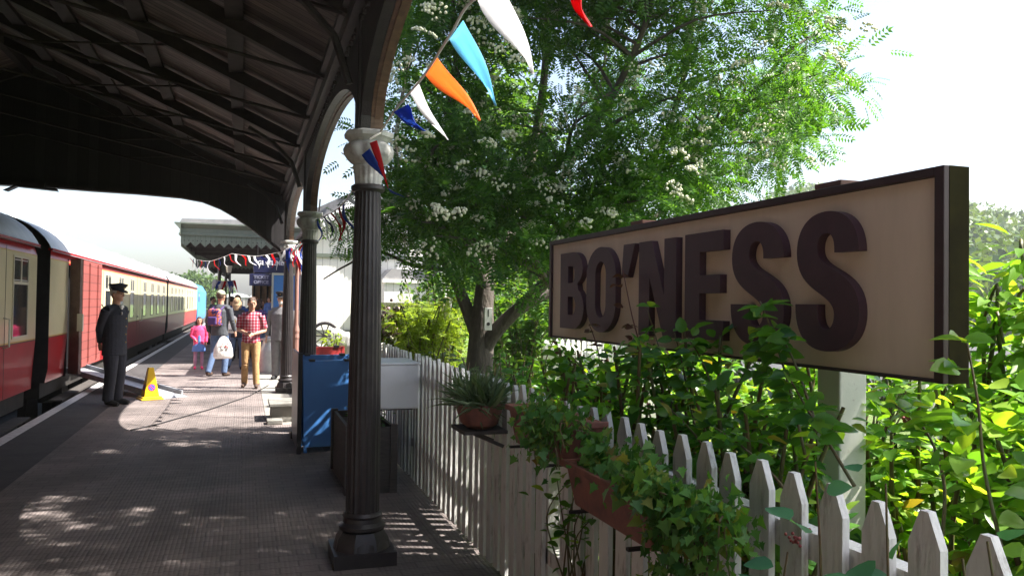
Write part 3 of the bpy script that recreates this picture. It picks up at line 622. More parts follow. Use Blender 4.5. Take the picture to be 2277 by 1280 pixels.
# signs in the canopy
def text_mesh(s, size, ext, name, m, parent, loc, rot=(PI/2, 0, 0), bold=0.0, sx=1, align='CENTER'):
    cu = bpy.data.curves.new(name, 'FONT'); cu.body = s; cu.size = size; cu.extrude = ext; cu.align_x = align; cu.align_y = 'CENTER'; cu.offset = bold; cu.resolution_u = 4
    o = bpy.data.objects.new(name, cu); COL.objects.link(o); dg = bpy.context.evaluated_depsgraph_get(); me = bpy.data.meshes.new_from_object(o.evaluated_get(dg)); bpy.data.objects.remove(o)
    me.materials.clear(); me.materials.append(MT[m]); q = link(name, me, parent); q.location = loc; q.rotation_euler = rot; q.scale = (sx, 1, 1); return q
MT['lettercream'] = mat('cream_lettering', (.72, .72, .78), rough=.5); MT['letterdark'] = mat('dark_grey_lettering', (.20, .21, .30), rough=.5)  # second lettering colour is a darker blue-grey than the cream
for nm, tx, x0, x1, z0, z1, y, sz, lb, mt, cat in (
    ('hanging_sign', ['GENTLEMEN'], .17, 1.01, 2.29, 2.66, 20.1, .14, 'dark blue hanging sign reading GENTLEMEN', 'lettercream', 0),
    ('hanging_sign', ['TICKET', 'OFFICE'], .084, .69, 1.975, 2.26, 19.9, .105, 'dark blue hanging sign reading TICKET OFFICE, below the other', 'letterdark', 0)):
    t = thing(nm, lb, 'sign', ((x0+x1)/2, y, z1), group='blue signs hanging from the canopy')
    b = MB(); w_ = (x1-x0)/2; b.box(-w_, w_, 0, .05, z0-z1, 0); b.build('board', 'darkblue', t, bevel=.01)
    for i, s_ in enumerate(tx): text_mesh(s_, sz, .004, 'lettering', mt, t, (-w_+.10, -.006, (-.13 if len(tx) == 1 else -.08-.12*i)), bold=.004, align='LEFT', sx=.86 if len(tx) == 1 else 1)
    for x in (-w_+.1, w_-.1): b = MB(); b.tube([(x, .025, 0), (x, .025, .35 if len(tx) == 1 else .06)], .008, 6); b.build('hanger', 'black', t)
t = thing('poster_board', 'bright blue enamel notice board behind the farthest column', 'notice board', (.89, 19, 1.46)); b = MB(); b.box(-.28, .30, 0, .04, -.05, .75); b.build('panel', 'boardblue', t)
b = MB(); b.box(-.32, .34, -.01, .05, .75, .80); b.box(-.32, -.28, -.01, .05, -1.5, .75); b.box(.30, .34, -.01, .05, -1.5, .75); b.build('frame', 'alu', t)
t = thing('canopy_lantern', 'black lantern hanging under the canopy above the crowd', 'lantern', (-.42, 22.3, 2.55))
b = MB(); b.lathe([(.02, .5), (.02, .12), (.07, .10), (.13, .0), (.11, -.02)], n=10); b.build('hood', 'black', t)
b = MB(); b.lathe([(.09, -.02), (.06, -.2)], n=8); b.build('glass', 'alu', t)

# ================= RUNNING-IN BOARD
SX_, SY0, SY1, SZ0, SZ1 = 1.95, 1.80, 4.98, 1.405, 2.045
sg_ = thing('station_sign', "long cream station name board reading BO'NESS in raised maroon letters", 'station sign', (SX_, (SY0+SY1)/2, 0)); go2 = Vector(sg_.location)
def ss_(b, nm, m, **k): q = b.build(nm, m, sg_, **k); q.location = -go2; return q
b = MB(); b.box(SX_, SX_+.075, SY0, SY1, SZ0, SZ1); ss_(b, 'panel', 'signedge')
b = MB(); b.box(SX_-.006, SX_-.001, SY0+.035, SY1-.035, SZ0+.012, SZ1-.03); ss_(b, 'face', 'signface')
b = MB(); b.box(SX_-.022, SX_-.001, SY0, SY0+.035, SZ0, SZ1); b.box(SX_-.022, SX_-.001, SY1-.035, SY1, SZ0, SZ1); b.box(SX_-.022, SX_-.001, SY0+.035, SY1-.035, SZ1-.028, SZ1); b.box(SX_-.014, SX_-.001, SY0+.035, SY1-.035, SZ0, SZ0+.010); ss_(b, 'frame', 'signframe', bevel=.003)
def letter(name, splines, y_left, wd, z0, ht):
    """splines in a unit box; letters read from left (far, +Y) to right (near)"""
    cu = bpy.data.curves.new(name, 'CURVE'); cu.dimensions = '2D'; cu.fill_mode = 'BOTH'; cu.extrude = .5
    for sp in splines:
        s_ = cu.splines.new('POLY'); s_.points.add(len(sp)-1); s_.use_cyclic_u = True
        for p, (x, y) in zip(s_.points, sp): p.co = (x*wd, y*ht, 0, 1)
    cu.extrude = .017
    o = bpy.data.objects.new(name, cu); COL.objects.link(o); dg = bpy.context.evaluated_depsgraph_get(); me = bpy.data.meshes.new_from_object(o.evaluated_get(dg)); bpy.data.objects.remove(o)
    me.materials.clear(); me.materials.append(MT['letter'])
    # curve x -> -Y, curve y -> Z, curve z -> -X
    R_ = Matrix(((0, 0, -1, SX_-.0235), (-1, 0, 0, y_left), (0, 1, 0, z0), (0, 0, 0, 1))); me.transform(R_)
    if R_.determinant() < 0: me.flip_normals()
    q = link(name, me, sg_); q.location = -go2
    bv = q.modifiers.new('bevel', 'BEVEL'); bv.width = .003; bv.segments = 2; bv.angle_limit = .8
    return q
def arc(cx, cy, rx, ry, a0, a1, n=16): return [(cx+rx*math.cos(math.radians(a0+(a1-a0)*i/n)), cy+ry*math.sin(math.radians(a0+(a1-a0)*i/n))) for i in range(n+1)]
def rr(x0, x1, y0, y1, r, ry=None):
    ry = ry or r; return arc(x1-r, y1-ry, r, ry, 90, 0, 8)+arc(x1-r, y0+ry, r, ry, 0, -90, 8)+arc(x0+r, y0+ry, r, ry, -90, -180, 8)+arc(x0+r, y1-ry, r, ry, 180, 90, 8)
Bq = [(0, 0), (0, 1), (.55, 1)]+arc(.55, .78, .40, .22, 90, -62, 10)+arc(.58, .27, .42, .27, 62, -90, 12)+[(.55, 0)]
Bh1 = [(.34, .60), (.34, .82), (.48, .82)]+arc(.50, .71, .12, .11, 90, -90, 6)+[(.48, .60)]
Bh2 = [(.34, .18), (.34, .42), (.50, .42)]+arc(.52, .30, .14, .12, 90, -90, 6)+[(.50, .18)]
Oq = [rr(0, 1, 0, 1, .5, .33), rr(.32, .68, .17, .83, .18, .16)]
Nq = [(0, 0), (0, 1), (.36, 1), (.70, .42), (.70, 1), (1, 1), (1, 0), (.68, 0), (.30, .62), (.30, 0)]
Eq = [(0, 0), (0, 1), (1, 1), (1, .82), (.40, .82), (.40, .60), (.92, .60), (.92, .43), (.40, .43), (.40, .18), (1, .18), (1, 0)]
APq = [(.15, 1), (.95, 1), (.45, 0), (.0, 0)]
def bez(p0, p1, p2, p3, n=14): return [tuple((1-t)**3*a+3*(1-t)**2*t*b_+3*(1-t)*t*t*c+t**3*d for a, b_, c, d in zip(p0, p1, p2, p3)) for t in [i/n for i in range(n)]]
Sq = ([(.99, .70), (.63, .70)]+bez((.63, .72), (.63, .80), (.58, .845), (.50, .845), 8)+bez((.50, .845), (.41, .845), (.36, .80), (.36, .735), 8)
      + bez((.36, .735), (.36, .56), (1.0, .60), (1.0, .28), 18)+bez((1.0, .28), (1.0, .10), (.78, 0), (.50, 0), 12)+bez((.50, 0), (.18, 0), (0, .12), (0, .32), 12)
      + [(0, .335), (.37, .335)]+bez((.37, .30), (.37, .20), (.42, .155), (.50, .155), 8)+bez((.50, .155), (.58, .155), (.63, .20), (.63, .265), 8)
      + bez((.63, .265), (.63, .43), (.02, .41), (.02, .72), 18)+bez((.02, .72), (.02, .89), (.20, 1.0), (.50, 1.0), 12)+bez((.50, 1.0), (.80, 1.0), (.99, .88), (.99, .70), 12))
for nm, sp, a, c, z0, z1 in (('letter', [Bq, Bh1, Bh2], 4.73, 4.36, 1.475, 1.945), ('letter', Oq, 4.32, 3.93, 1.468, 1.952), ('apostrophe', [APq], 3.86, 3.70, 1.77, 1.945),
                            ('letter', [Nq], 3.66, 3.29, 1.472, 1.945), ('letter', [Eq], 3.21, 2.90, 1.478, 1.948), ('letter', [Sq], 2.845, 2.50, 1.470, 1.958), ('letter', [Sq], 2.435, 2.115, 1.472, 1.958)):
    letter(nm, sp, a, a-c, z0, z1-z0)
for y, nm in ((2.342, 0), (3.85, 1)):
    b = MB(); b.box(SX_+.08, SX_+.20, y, y+.12, -.5, 2.065); q = ss_(b, 'post', 'post', bevel=.006)
    b = MB(); b.box(SX_+.07, SX_+.21, y-.01, y+.13, 2.065, 2.085); cq = b.build('post_cap', 'terracotta', q, bevel=.004)
    b = MB(); b.box(SX_+.076, SX_+.08, y+.03, y+.09, 1.5, 1.9); b.build('fixing_plate', 'signedge', q)

# ================= PICKET FENCES
def picket_row(b, p0, p1, h, sp, wd, th, z0=0, jit=.012, every=None):
    p0 = Vector((*p0, 0)); p1 = Vector((*p1, 0)); d = (p1-p0).normalized(); n_ = Vector((-d.y, d.x, 0)); L_ = (p1-p0).length; k = int(L_/sp)
    for i in range(k):
        c = p0+d*(i*sp)+n_*random.uniform(-.004, .004); hh = h+random.uniform(-jit, jit); tl = random.uniform(-.008, .008); w2 = wd/2*random.uniform(.95, 1.04); a_ = c-d*w2; e = c+d*w2
        sh_ = hh-wd*.85
        pts = [(a_, z0), (e, z0), (e+d*tl, sh_), (c+d*tl+d*.012, hh), (c+d*tl-d*.012, hh), (a_+d*tl, sh_)]
        b.add([(*(p+n_*(o_*th/2)).xy, z) for o_ in (-1, 1) for p, z in pts], [(0,1,2,3,4,5), (11,10,9,8,7,6)]+[(j, j+6, (j+1) % 6+6, (j+1) % 6) for j in range(6)])
FX = 1.47
f1 = thing('picket_fence', 'weathered white picket fence running from the camera along the platform', 'fence', (FX, 8, 0)); fo_ = Vector(f1.location)
for y0, y1 in ((.35, 3.8), (3.88, 7.3), (7.38, 10.8), (10.88, 14.6)):
    b = MB(); picket_row(b, (FX, y0), (FX, y1), 1.165, .152 if y0 < 3.8 else .146, .092, .022, .03); q = b.build('picket_panel', 'picket', f1); q.location = -fo_
for z in (.30, .93):
    b = MB(); b.box(FX+.018, FX+.075, .3, 14.7, z, z+.075); q = b.build('rail', 'picket', f1); q.location = -fo_
for y in (3.84, 7.34, 10.84, 14.66):
    b = MB(); b.box(FX+.018, FX+.10, y-.03, y+.03, -.1, 1.04); q = b.build('post', 'picket', f1); q.location = -fo_
f2 = thing('garden_fence', 'bright white fence across the back of the garden', 'fence', (5.0, 12, 0)); fo_ = Vector(f2.location)
b = MB(); picket_row(b, (5.52, 14.4), (3.7, 6.2), .95, .14, .09, .02, -.03, .004); q = b.build('picket_panel', 'white', f2); q.location = -fo_
b = MB(); picket_row(b, (5.52, 14.4), (10.5, 16.0), .95, .14, .09, .02, -.03, .004); q = b.build('picket_panel', 'white', f2); q.location = -fo_
for z in (.25, .72):
    b = MB(); b.bar((5.56, 14.4, z), (3.74, 6.2, z), .05, .08); q = b.build('rail', 'white', f2); q.location = -fo_
f3 = thing('car_park_fence', 'white fence glimpsed through the leaves behind the sign', 'fence', (6, 3, 0)); fo_ = Vector(f3.location)
b = MB(); picket_row(b, (7.6, 7.5), (6.5, 1.2), .9, .15, .09, .02, -.03, .004); q = b.build('picket_panel', 'white', f3); q.location = -fo_
b = MB(); b.bar((7.65, 7.5, .7), (6.55, 1.2, .7), .05, .08); q = b.build('rail', 'white', f3); q.location = -fo_
# dark handrail on the right
hr = thing('handrail', 'dark handrail with posts at the far right beyond the garden', 'handrail', (14, 10, -.5)); 
b = MB(); b.tube([(-3, 4, 2.26), (5, -6, 2.26)], .05, 8); b.build('top_rail', 'greywood', hr)
for q in (0, .33, .66, 1): b = MB(); b.tube([(-3+8*q, 4-10*q, 0), (-3+8*q, 4-10*q, 2.26)], .035, 6); b.build('post', 'greywood', hr)

# ================= PLATFORM FURNITURE
def bh(root, b, nm, m, **k): return b.build(nm, m, root, **k)
def sandwich(x, y, wd, ht, col, lb, splay=.42):
    t = thing('sandwich_board', lb, 'sandwich board', (x, y, 0), group='sandwich boards stacked by the second column')
    for sg, nm in ((0, 'front_panel'), (1, 'back_panel')):
        b = MB(); y0 = 0 if sg == 0 else splay; yt = splay/2-.018 if sg == 0 else splay/2+.018
        b.add([(xx, yy+dd, zz) for dd in (-.012, .012) for xx, yy, zz in ((-wd/2, y0, .06), (wd/2, y0, .06), (wd/2, yt, ht), (-wd/2, yt, ht))], [(0,1,2,3),(7,6,5,4),(0,4,5,1),(2,6,7,3),(1,5,6,2),(3,7,4,0)])
        bh(t, b, nm, col, bevel=.004)
        for sx in (-1, 1):
            b = MB(); b.bar((sx*(wd/2-.02), y0, 0), (sx*(wd/2-.02), yt+(yt-y0)*.0, ht), .034, .036); bh(t, b, 'frame_leg', 'boardblue' if col != 'red' else 'red')
    for sx in (-1, 1): b = MB(); b.box(sx*(wd/2-.10)-.03, sx*(wd/2-.10)+.03, splay/2-.05, splay/2+.05, ht-.01, ht+.015); bh(t, b, 'hinge', 'black')
    return t
sandwich(.91, 8.82, .58, .97, 'boardblue', 'blue sandwich board at the front of the stack').rotation_euler.z = .05
sandwich(.90, 9.32, .60, 1.00, 'boardblue', 'blue sandwich board in the middle of the stack, mostly hidden').rotation_euler.z = .02
sandwich(.98, 10.15, .50, 1.05, 'red', 'dull red sandwich board at the back of the stack').rotation_euler.z = .06
t = thing('upright_board', 'tall dark blue board standing edge-on left of the sandwich boards', 'board', (.50, 9.3, 0))
b = MB(); b.box(.055, .085, -.5, .60, .02, 1.05); bh(t, b, 'panel', 'darkblue', bevel=.004)
b = MB(); b.box(.05, .095, -.54, -.5, 0, 1.07); bh(t, b, 'post', 'black')
t = thing('concrete_step', 'pale concrete block with a ledge beside the sandwich boards', 'block', (.50, 11.45, 0)); b = MB(); b.box(-.14, .26, -.28, .28, .0, .20); b.box(-.17, .30, -.32, .32, .20, .25); bh(t, b, 'block', 'slab', bevel=.012); b = MB(); b.box(-.2, -.0, -.55, -.33, 0, .06); bh(t, b, 'foot', 'slab', bevel=.01)
t = thing('planter_box', 'grey timber planter box behind the near column', 'planter', (.84, 6.8, 0)); b = MB()
b.box(0, .40, 0, .03, 0, .56); b.box(0, .03, .03, 1.15, 0, .56); b.box(.37, .40, .03, 1.15, 0, .56); b.box(.03, .37, 1.12, 1.15, 0, .56); bh(t, b, 'side_boards', 'greywood', bevel=.004)
b = MB(); b.box(.03, .37, .03, 1.12, .1, .50); bh(t, b, 'soil', 'soil')
for x, y in ((-.02, -.02), (.36, -.02), (-.02, 1.11)): b = MB(); b.box(x, x+.06, y, y+.06, 0, .58); bh(t, b, 'corner_post', 'greywood')
t = thing('white_cabinet', 'plain white metal box fixed to the picket fence', 'metal box', (1.22, 6.75, .715)); b = MB(); b.box(-.27, .215, 0, .62, 0, .375); bh(t, b, 'case', 'brightwhite', bevel=.012)
b = MB(); b.box(-.28, .222, -.01, .63, .375, .392); bh(t, b, 'lid', 'brightwhite', bevel=.005); b = MB(); b.box(-.2, .18, .1, .14, -.02, 0); b.box(-.2, .18, .5, .54, -.02, 0); b.box(-.2, -.16, .1, .5, -.16, -.02); bh(t, b, 'bracket', 'black')
# churn, milk-can shape
t = thing('milk_churn', 'tall galvanised milk churn on the platform by the farthest column', 'milk churn', (.52, 18.9, 0))
b = MB(); b.lathe([(.20, 0), (.205, .03), (.20, .06), (.20, .48), (.195, .52), (.13, .66), (.12, .72)], n=28); bh(t, b, 'body', 'galv', smooth=True)
b = MB(); b.lathe([(.13, .72), (.175, .73), (.175, .77), (.06, .80), (.05, .82)], n=24); bh(t, b, 'lid', 'galv', smooth=True)
for sx in (-1, 1): b = MB(); b.tube([(sx*.14, 0, .64), (sx*.21, 0, .67), (sx*.21, 0, .58), (sx*.19, 0, .55)], .012, 6); bh(t, b, 'handle', 'galv')
# yellow cone, square plan with a no-parking sign
t = thing('caution_cone', 'yellow square caution cone with blue and red no parking discs', 'cone', (-1.43, 14.12, 0), .35)
b = MB(); b.lathe([(.13, .05), (.048, .50), (.045, .515), (.02, .52)], n=4); b.v = [(x*1.25, y*1.25, z) for x, y, z in b.v]; c = math.cos(PI/4); bh(t, b, 'body', 'yellow', bevel=.006)
b = MB(); b.box(-.17, .17, -.17, .17, 0, .03); b.box(-.15, .15, -.15, .15, .03, .055); bh(t, b, 'base', 'yellow', bevel=.01)
MT['discblue'] = mat('sign_blue', (.06, .10, .5), rough=.4); MT['discred'] = mat('sign_red', (.6, .03, .08), rough=.4)
for k in range(4):
    a = k*PI/2
    rot = Matrix.Rotation(a, 4, 'Z'); nrm = Vector((0, -1, .2)).normalized()
    # face plane of the four-sided body: distance shrinks with height
    hw = lambda z: 1.25*math.cos(PI/4)*(.13+(.048-.13)*(z-.05)/.45)
    b = MB(); n2 = Vector((0, -1, (hw(.05)-hw(.5))/.45)).normalized(); u2 = Vector((1, 0, 0)); w2 = u2.cross(n2); c1 = Vector((0, -hw(.2), .2))
    for r, o_, mi in ((.058, .003, 1), (.046, .0045, 0)):
        vs = [rot @ (c1+n2*o_+(u2*math.cos(2*PI*j/24)+w2*math.sin(2*PI*j/24))*r) for j in range(24)]; b.add(vs, [tuple(range(24))], mi)
    p, q_ = c1+n2*.006+(u2*.7+w2*.7)*.046, c1+n2*.006-(u2*.7+w2*.7)*.046; s2 = (u2*.7-w2*.7)*.007
    b.add([rot @ v for v in (p+s2, p-s2, q_-s2, q_+s2)], [(0, 1, 2, 3)], 1)
    b.build('disc_sign', ['discblue', 'discred'], t)
# pipe by the far column
t = thing('rain_pipe', 'red brown rainwater pipe standing beside the farthest column', 'pipe', (.86, 14.5, 0)); b = MB()
b.tube([(0, 0, .95), (0, 0, 2.25), (-.02, 0, 2.33), (-.10, .05, 2.38)], .035, 10); b.tube([(0, 0, 0), (0, 0, .95)], .05, 10); bh(t, b, 'pipe', 'pinkpipe', smooth=True)
b = MB(); b.lathe([(.05, .95), (.058, .98), (.05, 1.05), (.058, 1.1), (.04, 1.2)], n=12); bh(t, b, 'collar', 'pinkpipe'); b = MB(); b.box(-.14, .05, -.05, .05, 0, .1); bh(t, b, 'shoe', 'black')
t = thing('stay_rod', 'thin black stay rod leaning beside the second column', 'rod', (.95, 12.6, 0)); b = MB(); b.tube([(-.05, 0, .7), (.12, 0, 3.2)], .012, 6); b.ball((-.05, 0, .7), .03, 8, 6); bh(t, b, 'rod', 'black')
# thin black tube laid on the paving as a painted wire shadow
b = MB(); pts = [Vector((.45, 15.9, .012)), Vector((.1, 14.2, .012)), Vector((-.45, 12.6, .012)), Vector((-1.05, 11.2, .012)), Vector((-1.3, 10.8, .012))]
b.tube(pts, .009, 6); tag(b.build('wire_shadow', 'black'), 'thin black line standing for a wire shadow across the sunlit paving', 'painted shadow')
# cart wheel and garden seat behind the second column
t = thing('cart_wheel', 'dark spoked cart wheel leaning behind the second column', 'wheel', (1.45, 15.2, .62)); b = MB()
N_ = 28; R_ = .24
b.tube([(R_*math.cos(2*PI*i/N_), 0, R_*math.sin(2*PI*i/N_)) for i in range(N_+1)], .03, 6); bh(t, b, 'rim', 'iron'); b = MB()
for i in range(5): a = PI*i/5; b.bar((R_*math.cos(a), 0, R_*math.sin(a)), (-R_*math.cos(a), 0, -R_*math.sin(a)), .02, .02)
bh(t, b, 'spokes', 'iron'); b = MB(); b.tube([(0, -.05, 0), (0, .05, 0)], .05, 10); bh(t, b, 'hub', 'iron')
t.location = (1.42, 15.2, .98)
t = thing('trolley', 'low grey platform trolley under the cart wheel', 'trolley', (1.5, 15.35, 0)); b = MB(); b.box(-.3, .35, -.2, .25, .62, .70); bh(t, b, 'deck', 'greywood')
for x in (-.25, .3):
    for y in (-.15, .2): b = MB(); b.box(x-.03, x+.03, y-.03, y+.03, 0, .62); bh(t, b, 'leg', 'greywood')
# bird feeder post, thermometer on the trunk
t = thing('bird_feeder', 'green topped tube feeder on a brown post in the garden', 'bird feeder', (2.42, 9.75, 0)); b = MB(); b.tube([(0, 0, 0), (0, 0, 1.42)], .045, 8); bh(t, b, 'post', 'bark')
b = MB(); b.tube([(0, 0, 1.42), (0, 0, 1.66)], .045, 12); bh(t, b, 'tube', 'alu'); b = MB(); b.lathe([(.06, 1.40), (.055, 1.44)], n=12); b.lathe([(.065, 1.65), (.05, 1.68), (.01, 1.70)], n=12); bh(t, b, 'cap', 'stem')
t = thing('nest_box', 'narrow pale box fixed to the tree trunk', 'nest box', (2.53, 8.36, 1.36)); b = MB(); b.box(-.045, .045, 0, .05, -.03, .22); bh(t, b, 'case', 'galv', bevel=.006); b = MB(); b.tube([(0, -.004, .04), (0, .0, .04)], .02, 10); bh(t, b, 'dial', 'black'); b = MB(); b.box(-.005, .005, -.004, 0, .12, .2); bh(t, b, 'slot', 'black')
# parked car glimpsed through the leaves
t = thing('parked_car', 'pale parked car glimpsed through leaves right of the sign', 'car', (14.5, 9.0, -.5), 1.1)
pf = [(-2.1, .3), (-2.1, .75), (-1.9, .9), (-1.2, .98), (-.6, 1.42), (.8, 1.45), (1.5, 1.0), (2.0, .9), (2.1, .6), (2.1, .3)]
b = MB(); b.prism(pf, -.85, .85, 'Y'); bh(t, b, 'body', 'brightwhite', bevel=.06)
b = MB(); b.prism([(-1.05, 1.0), (-.58, 1.36), (.78, 1.39), (1.3, 1.02)], -.87, .87, 'Y'); bh(t, b, 'side_window', 'glass')
b = MB(); b.add([(-1.22, -.7, 1.0), (-1.22, .7, 1.0), (-.66, .62, 1.40), (-.66, -.62, 1.40)], [(0, 1, 2, 3)]); bh(t, b, 'windscreen', 'glass')
for x in (-1.35, 1.3):
    for y in (-.8, .8): b = MB(); b.tube([(x, y-.1, .32), (x, y+.1, .32)], .32, 18); bh(t, b, 'wheel', 'black')
# ================= ROWAN TREE
SDn = np.array(SD); 
def ground_hit(p): return p[0]-p[2]*SDn[0]/SDn[2], p[1]-p[2]*SDn[1]/SDn[2]
def project(p):
    d = Vector(p)-CAM; z = d.dot(FW); return 1138.5+F_PX*d.dot(RT)/z, 640-F_PX*d.dot(UP)/z, z
def inpoly(x, y, poly):
    c = False; j = len(poly)-1
    for i in range(len(poly)):
        (xi, yi), (xj, yj) = poly[i], poly[j]
        if (yi > y) != (yj > y) and x < (xj-xi)*(y-yi)/(yj-yi)+xi: c = not c
        j = i
    return c
def curve_pts(pts, n=6):
    pts = [Vector(p) for p in pts]; out = []
    for i in range(len(pts)-1):
        p0 = pts[max(i-1, 0)]; p1 = pts[i]; p2 = pts[i+1]; p3 = pts[min(i+2, len(pts)-1)]
        for k in range(n):
            t = k/n; out.append(.5*((2*p1)+(-p0+p2)*t+(2*p0-5*p1+4*p2-p3)*t*t+(-p0+3*p1-3*p2+p3)*t**3))
    return out+[pts[-1]]
HOLES = [(*at('Z', 0, a, c).xy, r) for a, c, r in ((225, 1005, .26), (420, 985, .36), (350, 978, .22), (540, 965, .25), (620, 958, .2), (130, 1105, .26), (165, 1092, .18), (70, 1140, .22), (380, 1112, .15), (460, 1062, .12), (330, 1066, .16), (260, 1040, .14), (310, 1150, .12), (580, 1050, .10), (90, 1200, .18), (20, 1195, .18), (370, 1220, .1), (700, 1225, .12), (240, 1020, .1), (500, 1180, .08), (480, 990, .14), (640, 1075, .07), (200, 940, .2), (250, 955, .12))]  # leaf gaps placed along the sun rays to shape dapples on the paving
def in_hole(p):
    gx, gy = ground_hit(p); return any((gx-a)**2+((gy-c)*1.5)**2 < r*r*random.uniform(.6, 1.3) for a, c, r in HOLES)
def lit_gap(c):
    gx, gy = ground_hit(c); return (-2.0 < gx < 1.0 and 10.75 < gy < 16.8) or (.3 < gx < 2.9 and 8.7 < gy < 10.75)
def tree(name, label, base, limbs, clumps, lmat, per, spread, lsize, tmpl, bark='bark', group=None, blossoms=None, cat='tree', trunk_r=.17):
    root = thing(name, label, cat, base, group=group); off = Vector(base); b = MB(); nodes = []
    for pts, r0, r1 in limbs:
        cp = curve_pts(pts); k = len(cp)
        b.tube([p-off for p in cp], [r0+(r1-r0)*(i/(k-1))**.8 for i in range(k)], 10)
        nodes += [(p, r0+(r1-r0)*(i/(k-1))**.8) for i, p in enumerate(cp)]
    o = b.build('trunk', bark, root, smooth='all')
    b = MB(); NP = np.array([tuple(p) for p, r in nodes]); NR = np.array([r for p, r in nodes]); br = []
    for c in clumps:
        d = np.linalg.norm(NP-c, axis=1)+np.where(NP[:, 2] > c[2]-.1, .8, 0)+(NR > .11)*.5; i = int(d.argmin()); p = Vector(NP[i]); e = Vector(c); L_ = (e-p).length
        mid = p.lerp(e, .5)+Vector((random.uniform(-.12, .12), random.uniform(-.12, .12), .06))*L_
        cp = curve_pts([p, mid, e], 4); r = min(NR[i]*.7, .012+.012*L_)
        b.tube([q-off for q in cp], [r+(.004-r)*(j/8) for j in range(len(cp))], 5, cap=False); br.append((mid, e))
    b.build('branches', bark, root, smooth='all')
    pos = []; ax = []
    for c, (m_, e) in zip(clumps, br):
        k = int(per*random.uniform(.6, 1.35)); d = rdir(k, .1); q = rng.random((k, 1))**.5
        p = np.array(c)+d*q*spread*np.array([1, 1, .75])*random.uniform(.55, 1.3); pos.append(p); ax.append(d+np.array([0, 0, -.25])+.35*rdir(k))
    pos = np.vstack(pos); ax = np.vstack(ax)
    keep = np.array([not lit_gap(p) and p[0] > .98 and not in_hole(p) for p in pos]) if base[0] > 0 and base[1] < 30 else np.ones(len(pos), bool); pos = pos[keep]; ax = ax[keep]; n = len(pos)
    up = rdir(n, 1.4)
    scatter('crown', tmpl, pos-np.array(base), ax, up, lsize*(.75+.5*rng.random(n)), lmat, root)
    if blossoms:
        bl = MB(); ico = None
        for c in blossoms:
            c = Vector(c)-off; r = random.uniform(.045, .10); nrm = Vector((random.uniform(-.5, .2), random.uniform(-.9, -.1), random.uniform(.3, 1))).normalized()
            u = nrm.orthogonal().normalized(); v = nrm.cross(u)
            for _ in range(20):
                a = random.uniform(0, 2*PI); q = math.sqrt(random.random())*r; p = c+(u*math.cos(a)+v*math.sin(a))*q*1.2+nrm*(.03*(1-(q/r)**2)+random.uniform(-.008, .008)); s_ = random.uniform(.009, .016)
                bl.ball(p, s_, 5, 4)
        q = bl.build('blossom', 'blossom', root, smooth='all'); q['kind'] = 'stuff'
    return root
TB = (2.50, 8.70, -.05)
def lm(*q): return [P(*x) for x in q]
trunk = [Vector(TB), Vector((2.50, 8.68, .5)), P(1068, 790, 9.0), P(1072, 720, 9.0), P(1078, 640, 9.0)]
limbs = [(trunk[:-1]+[P(1074, 690, 9.0), P(1078, 640, 9.02), P(1082, 590, 9.1)], .20, .095),
    (lm((1060, 745, 9.0), (1028, 660, 9.05), (1000, 600, 9.1), (950, 520, 9.1), (905, 430, 9.3), (880, 330, 9.5), (900, 180, 9.8)), .085, .02),
    (lm((1074, 730, 9.0), (1080, 650, 9.0), (1087, 560, 9.1), (1120, 480, 9.2), (1170, 390, 9.2), (1200, 250, 9.2), (1215, 100, 9.1), (1220, -150, 9.2), (1240, -500, 9.2)), .118, .02),
    (lm((1066, 805, 9.0), (1088, 755, 8.93), (1125, 712, 8.8), (1175, 665, 8.7), (1240, 600, 8.6), (1340, 500, 8.6), (1420, 400, 8.5), (1480, 300, 8.5), (1530, 120, 8.4), (1560, -200, 8.6)), .105, .018),
    (lm((1150, 690, 8.8), (1210, 655, 8.9), (1300, 590, 9.2), (1400, 520, 9.5), (1520, 440, 9.8), (1640, 360, 10), (1760, 260, 10.2)), .07, .012),
    (lm((1080, 640, 9.0), (1040, 540, 8.8), (1010, 430, 8.5), (1000, 300, 8.2), (1020, 120, 8.0), (1060, -200, 7.8)), .09, .015),
    (lm((1120, 480, 9.2), (1200, 400, 8.6), (1290, 320, 8.0), (1380, 180, 7.5), (1450, 0, 7.2), (1500, -300, 7.0)), .07, .014),
    (lm((1085, 560, 9.1), (1160, 500, 9.8), (1260, 380, 10.4), (1330, 220, 10.8), (1360, 0, 11)), .07, .014),
    (lm((1420, 400, 8.5), (1540, 330, 8.2), (1660, 220, 8.0), (1760, 110, 8.0), (1850, 60, 8.2)), .045, .01),
    (lm((1000, 600, 9.1), (920, 590, 9.2), (840, 560, 9.4), (770, 590, 9.6), (720, 620, 9.8)), .03, .008),
    (lm((950, 520, 9.1), (890, 440, 9.6), (820, 380, 10.0), (760, 340, 10.4)), .03, .008)]
POLY = [(860, -1400), (860, 120), (800, 250), (755, 290), (745, 400), (800, 470), (740, 560), (700, 640), (760, 660), (870, 530), (950, 550), (1010, 545), (1060, 590), (1100, 580), (1150, 620), (1230, 620), (1250, 560), (1420, 510), (1560, 470), (1660, 440), (1670, 370), (1800, 330), (1850, 230), (1865, 120), (1800, -30), (1780, -1400)]
clumps = []; tries = 0
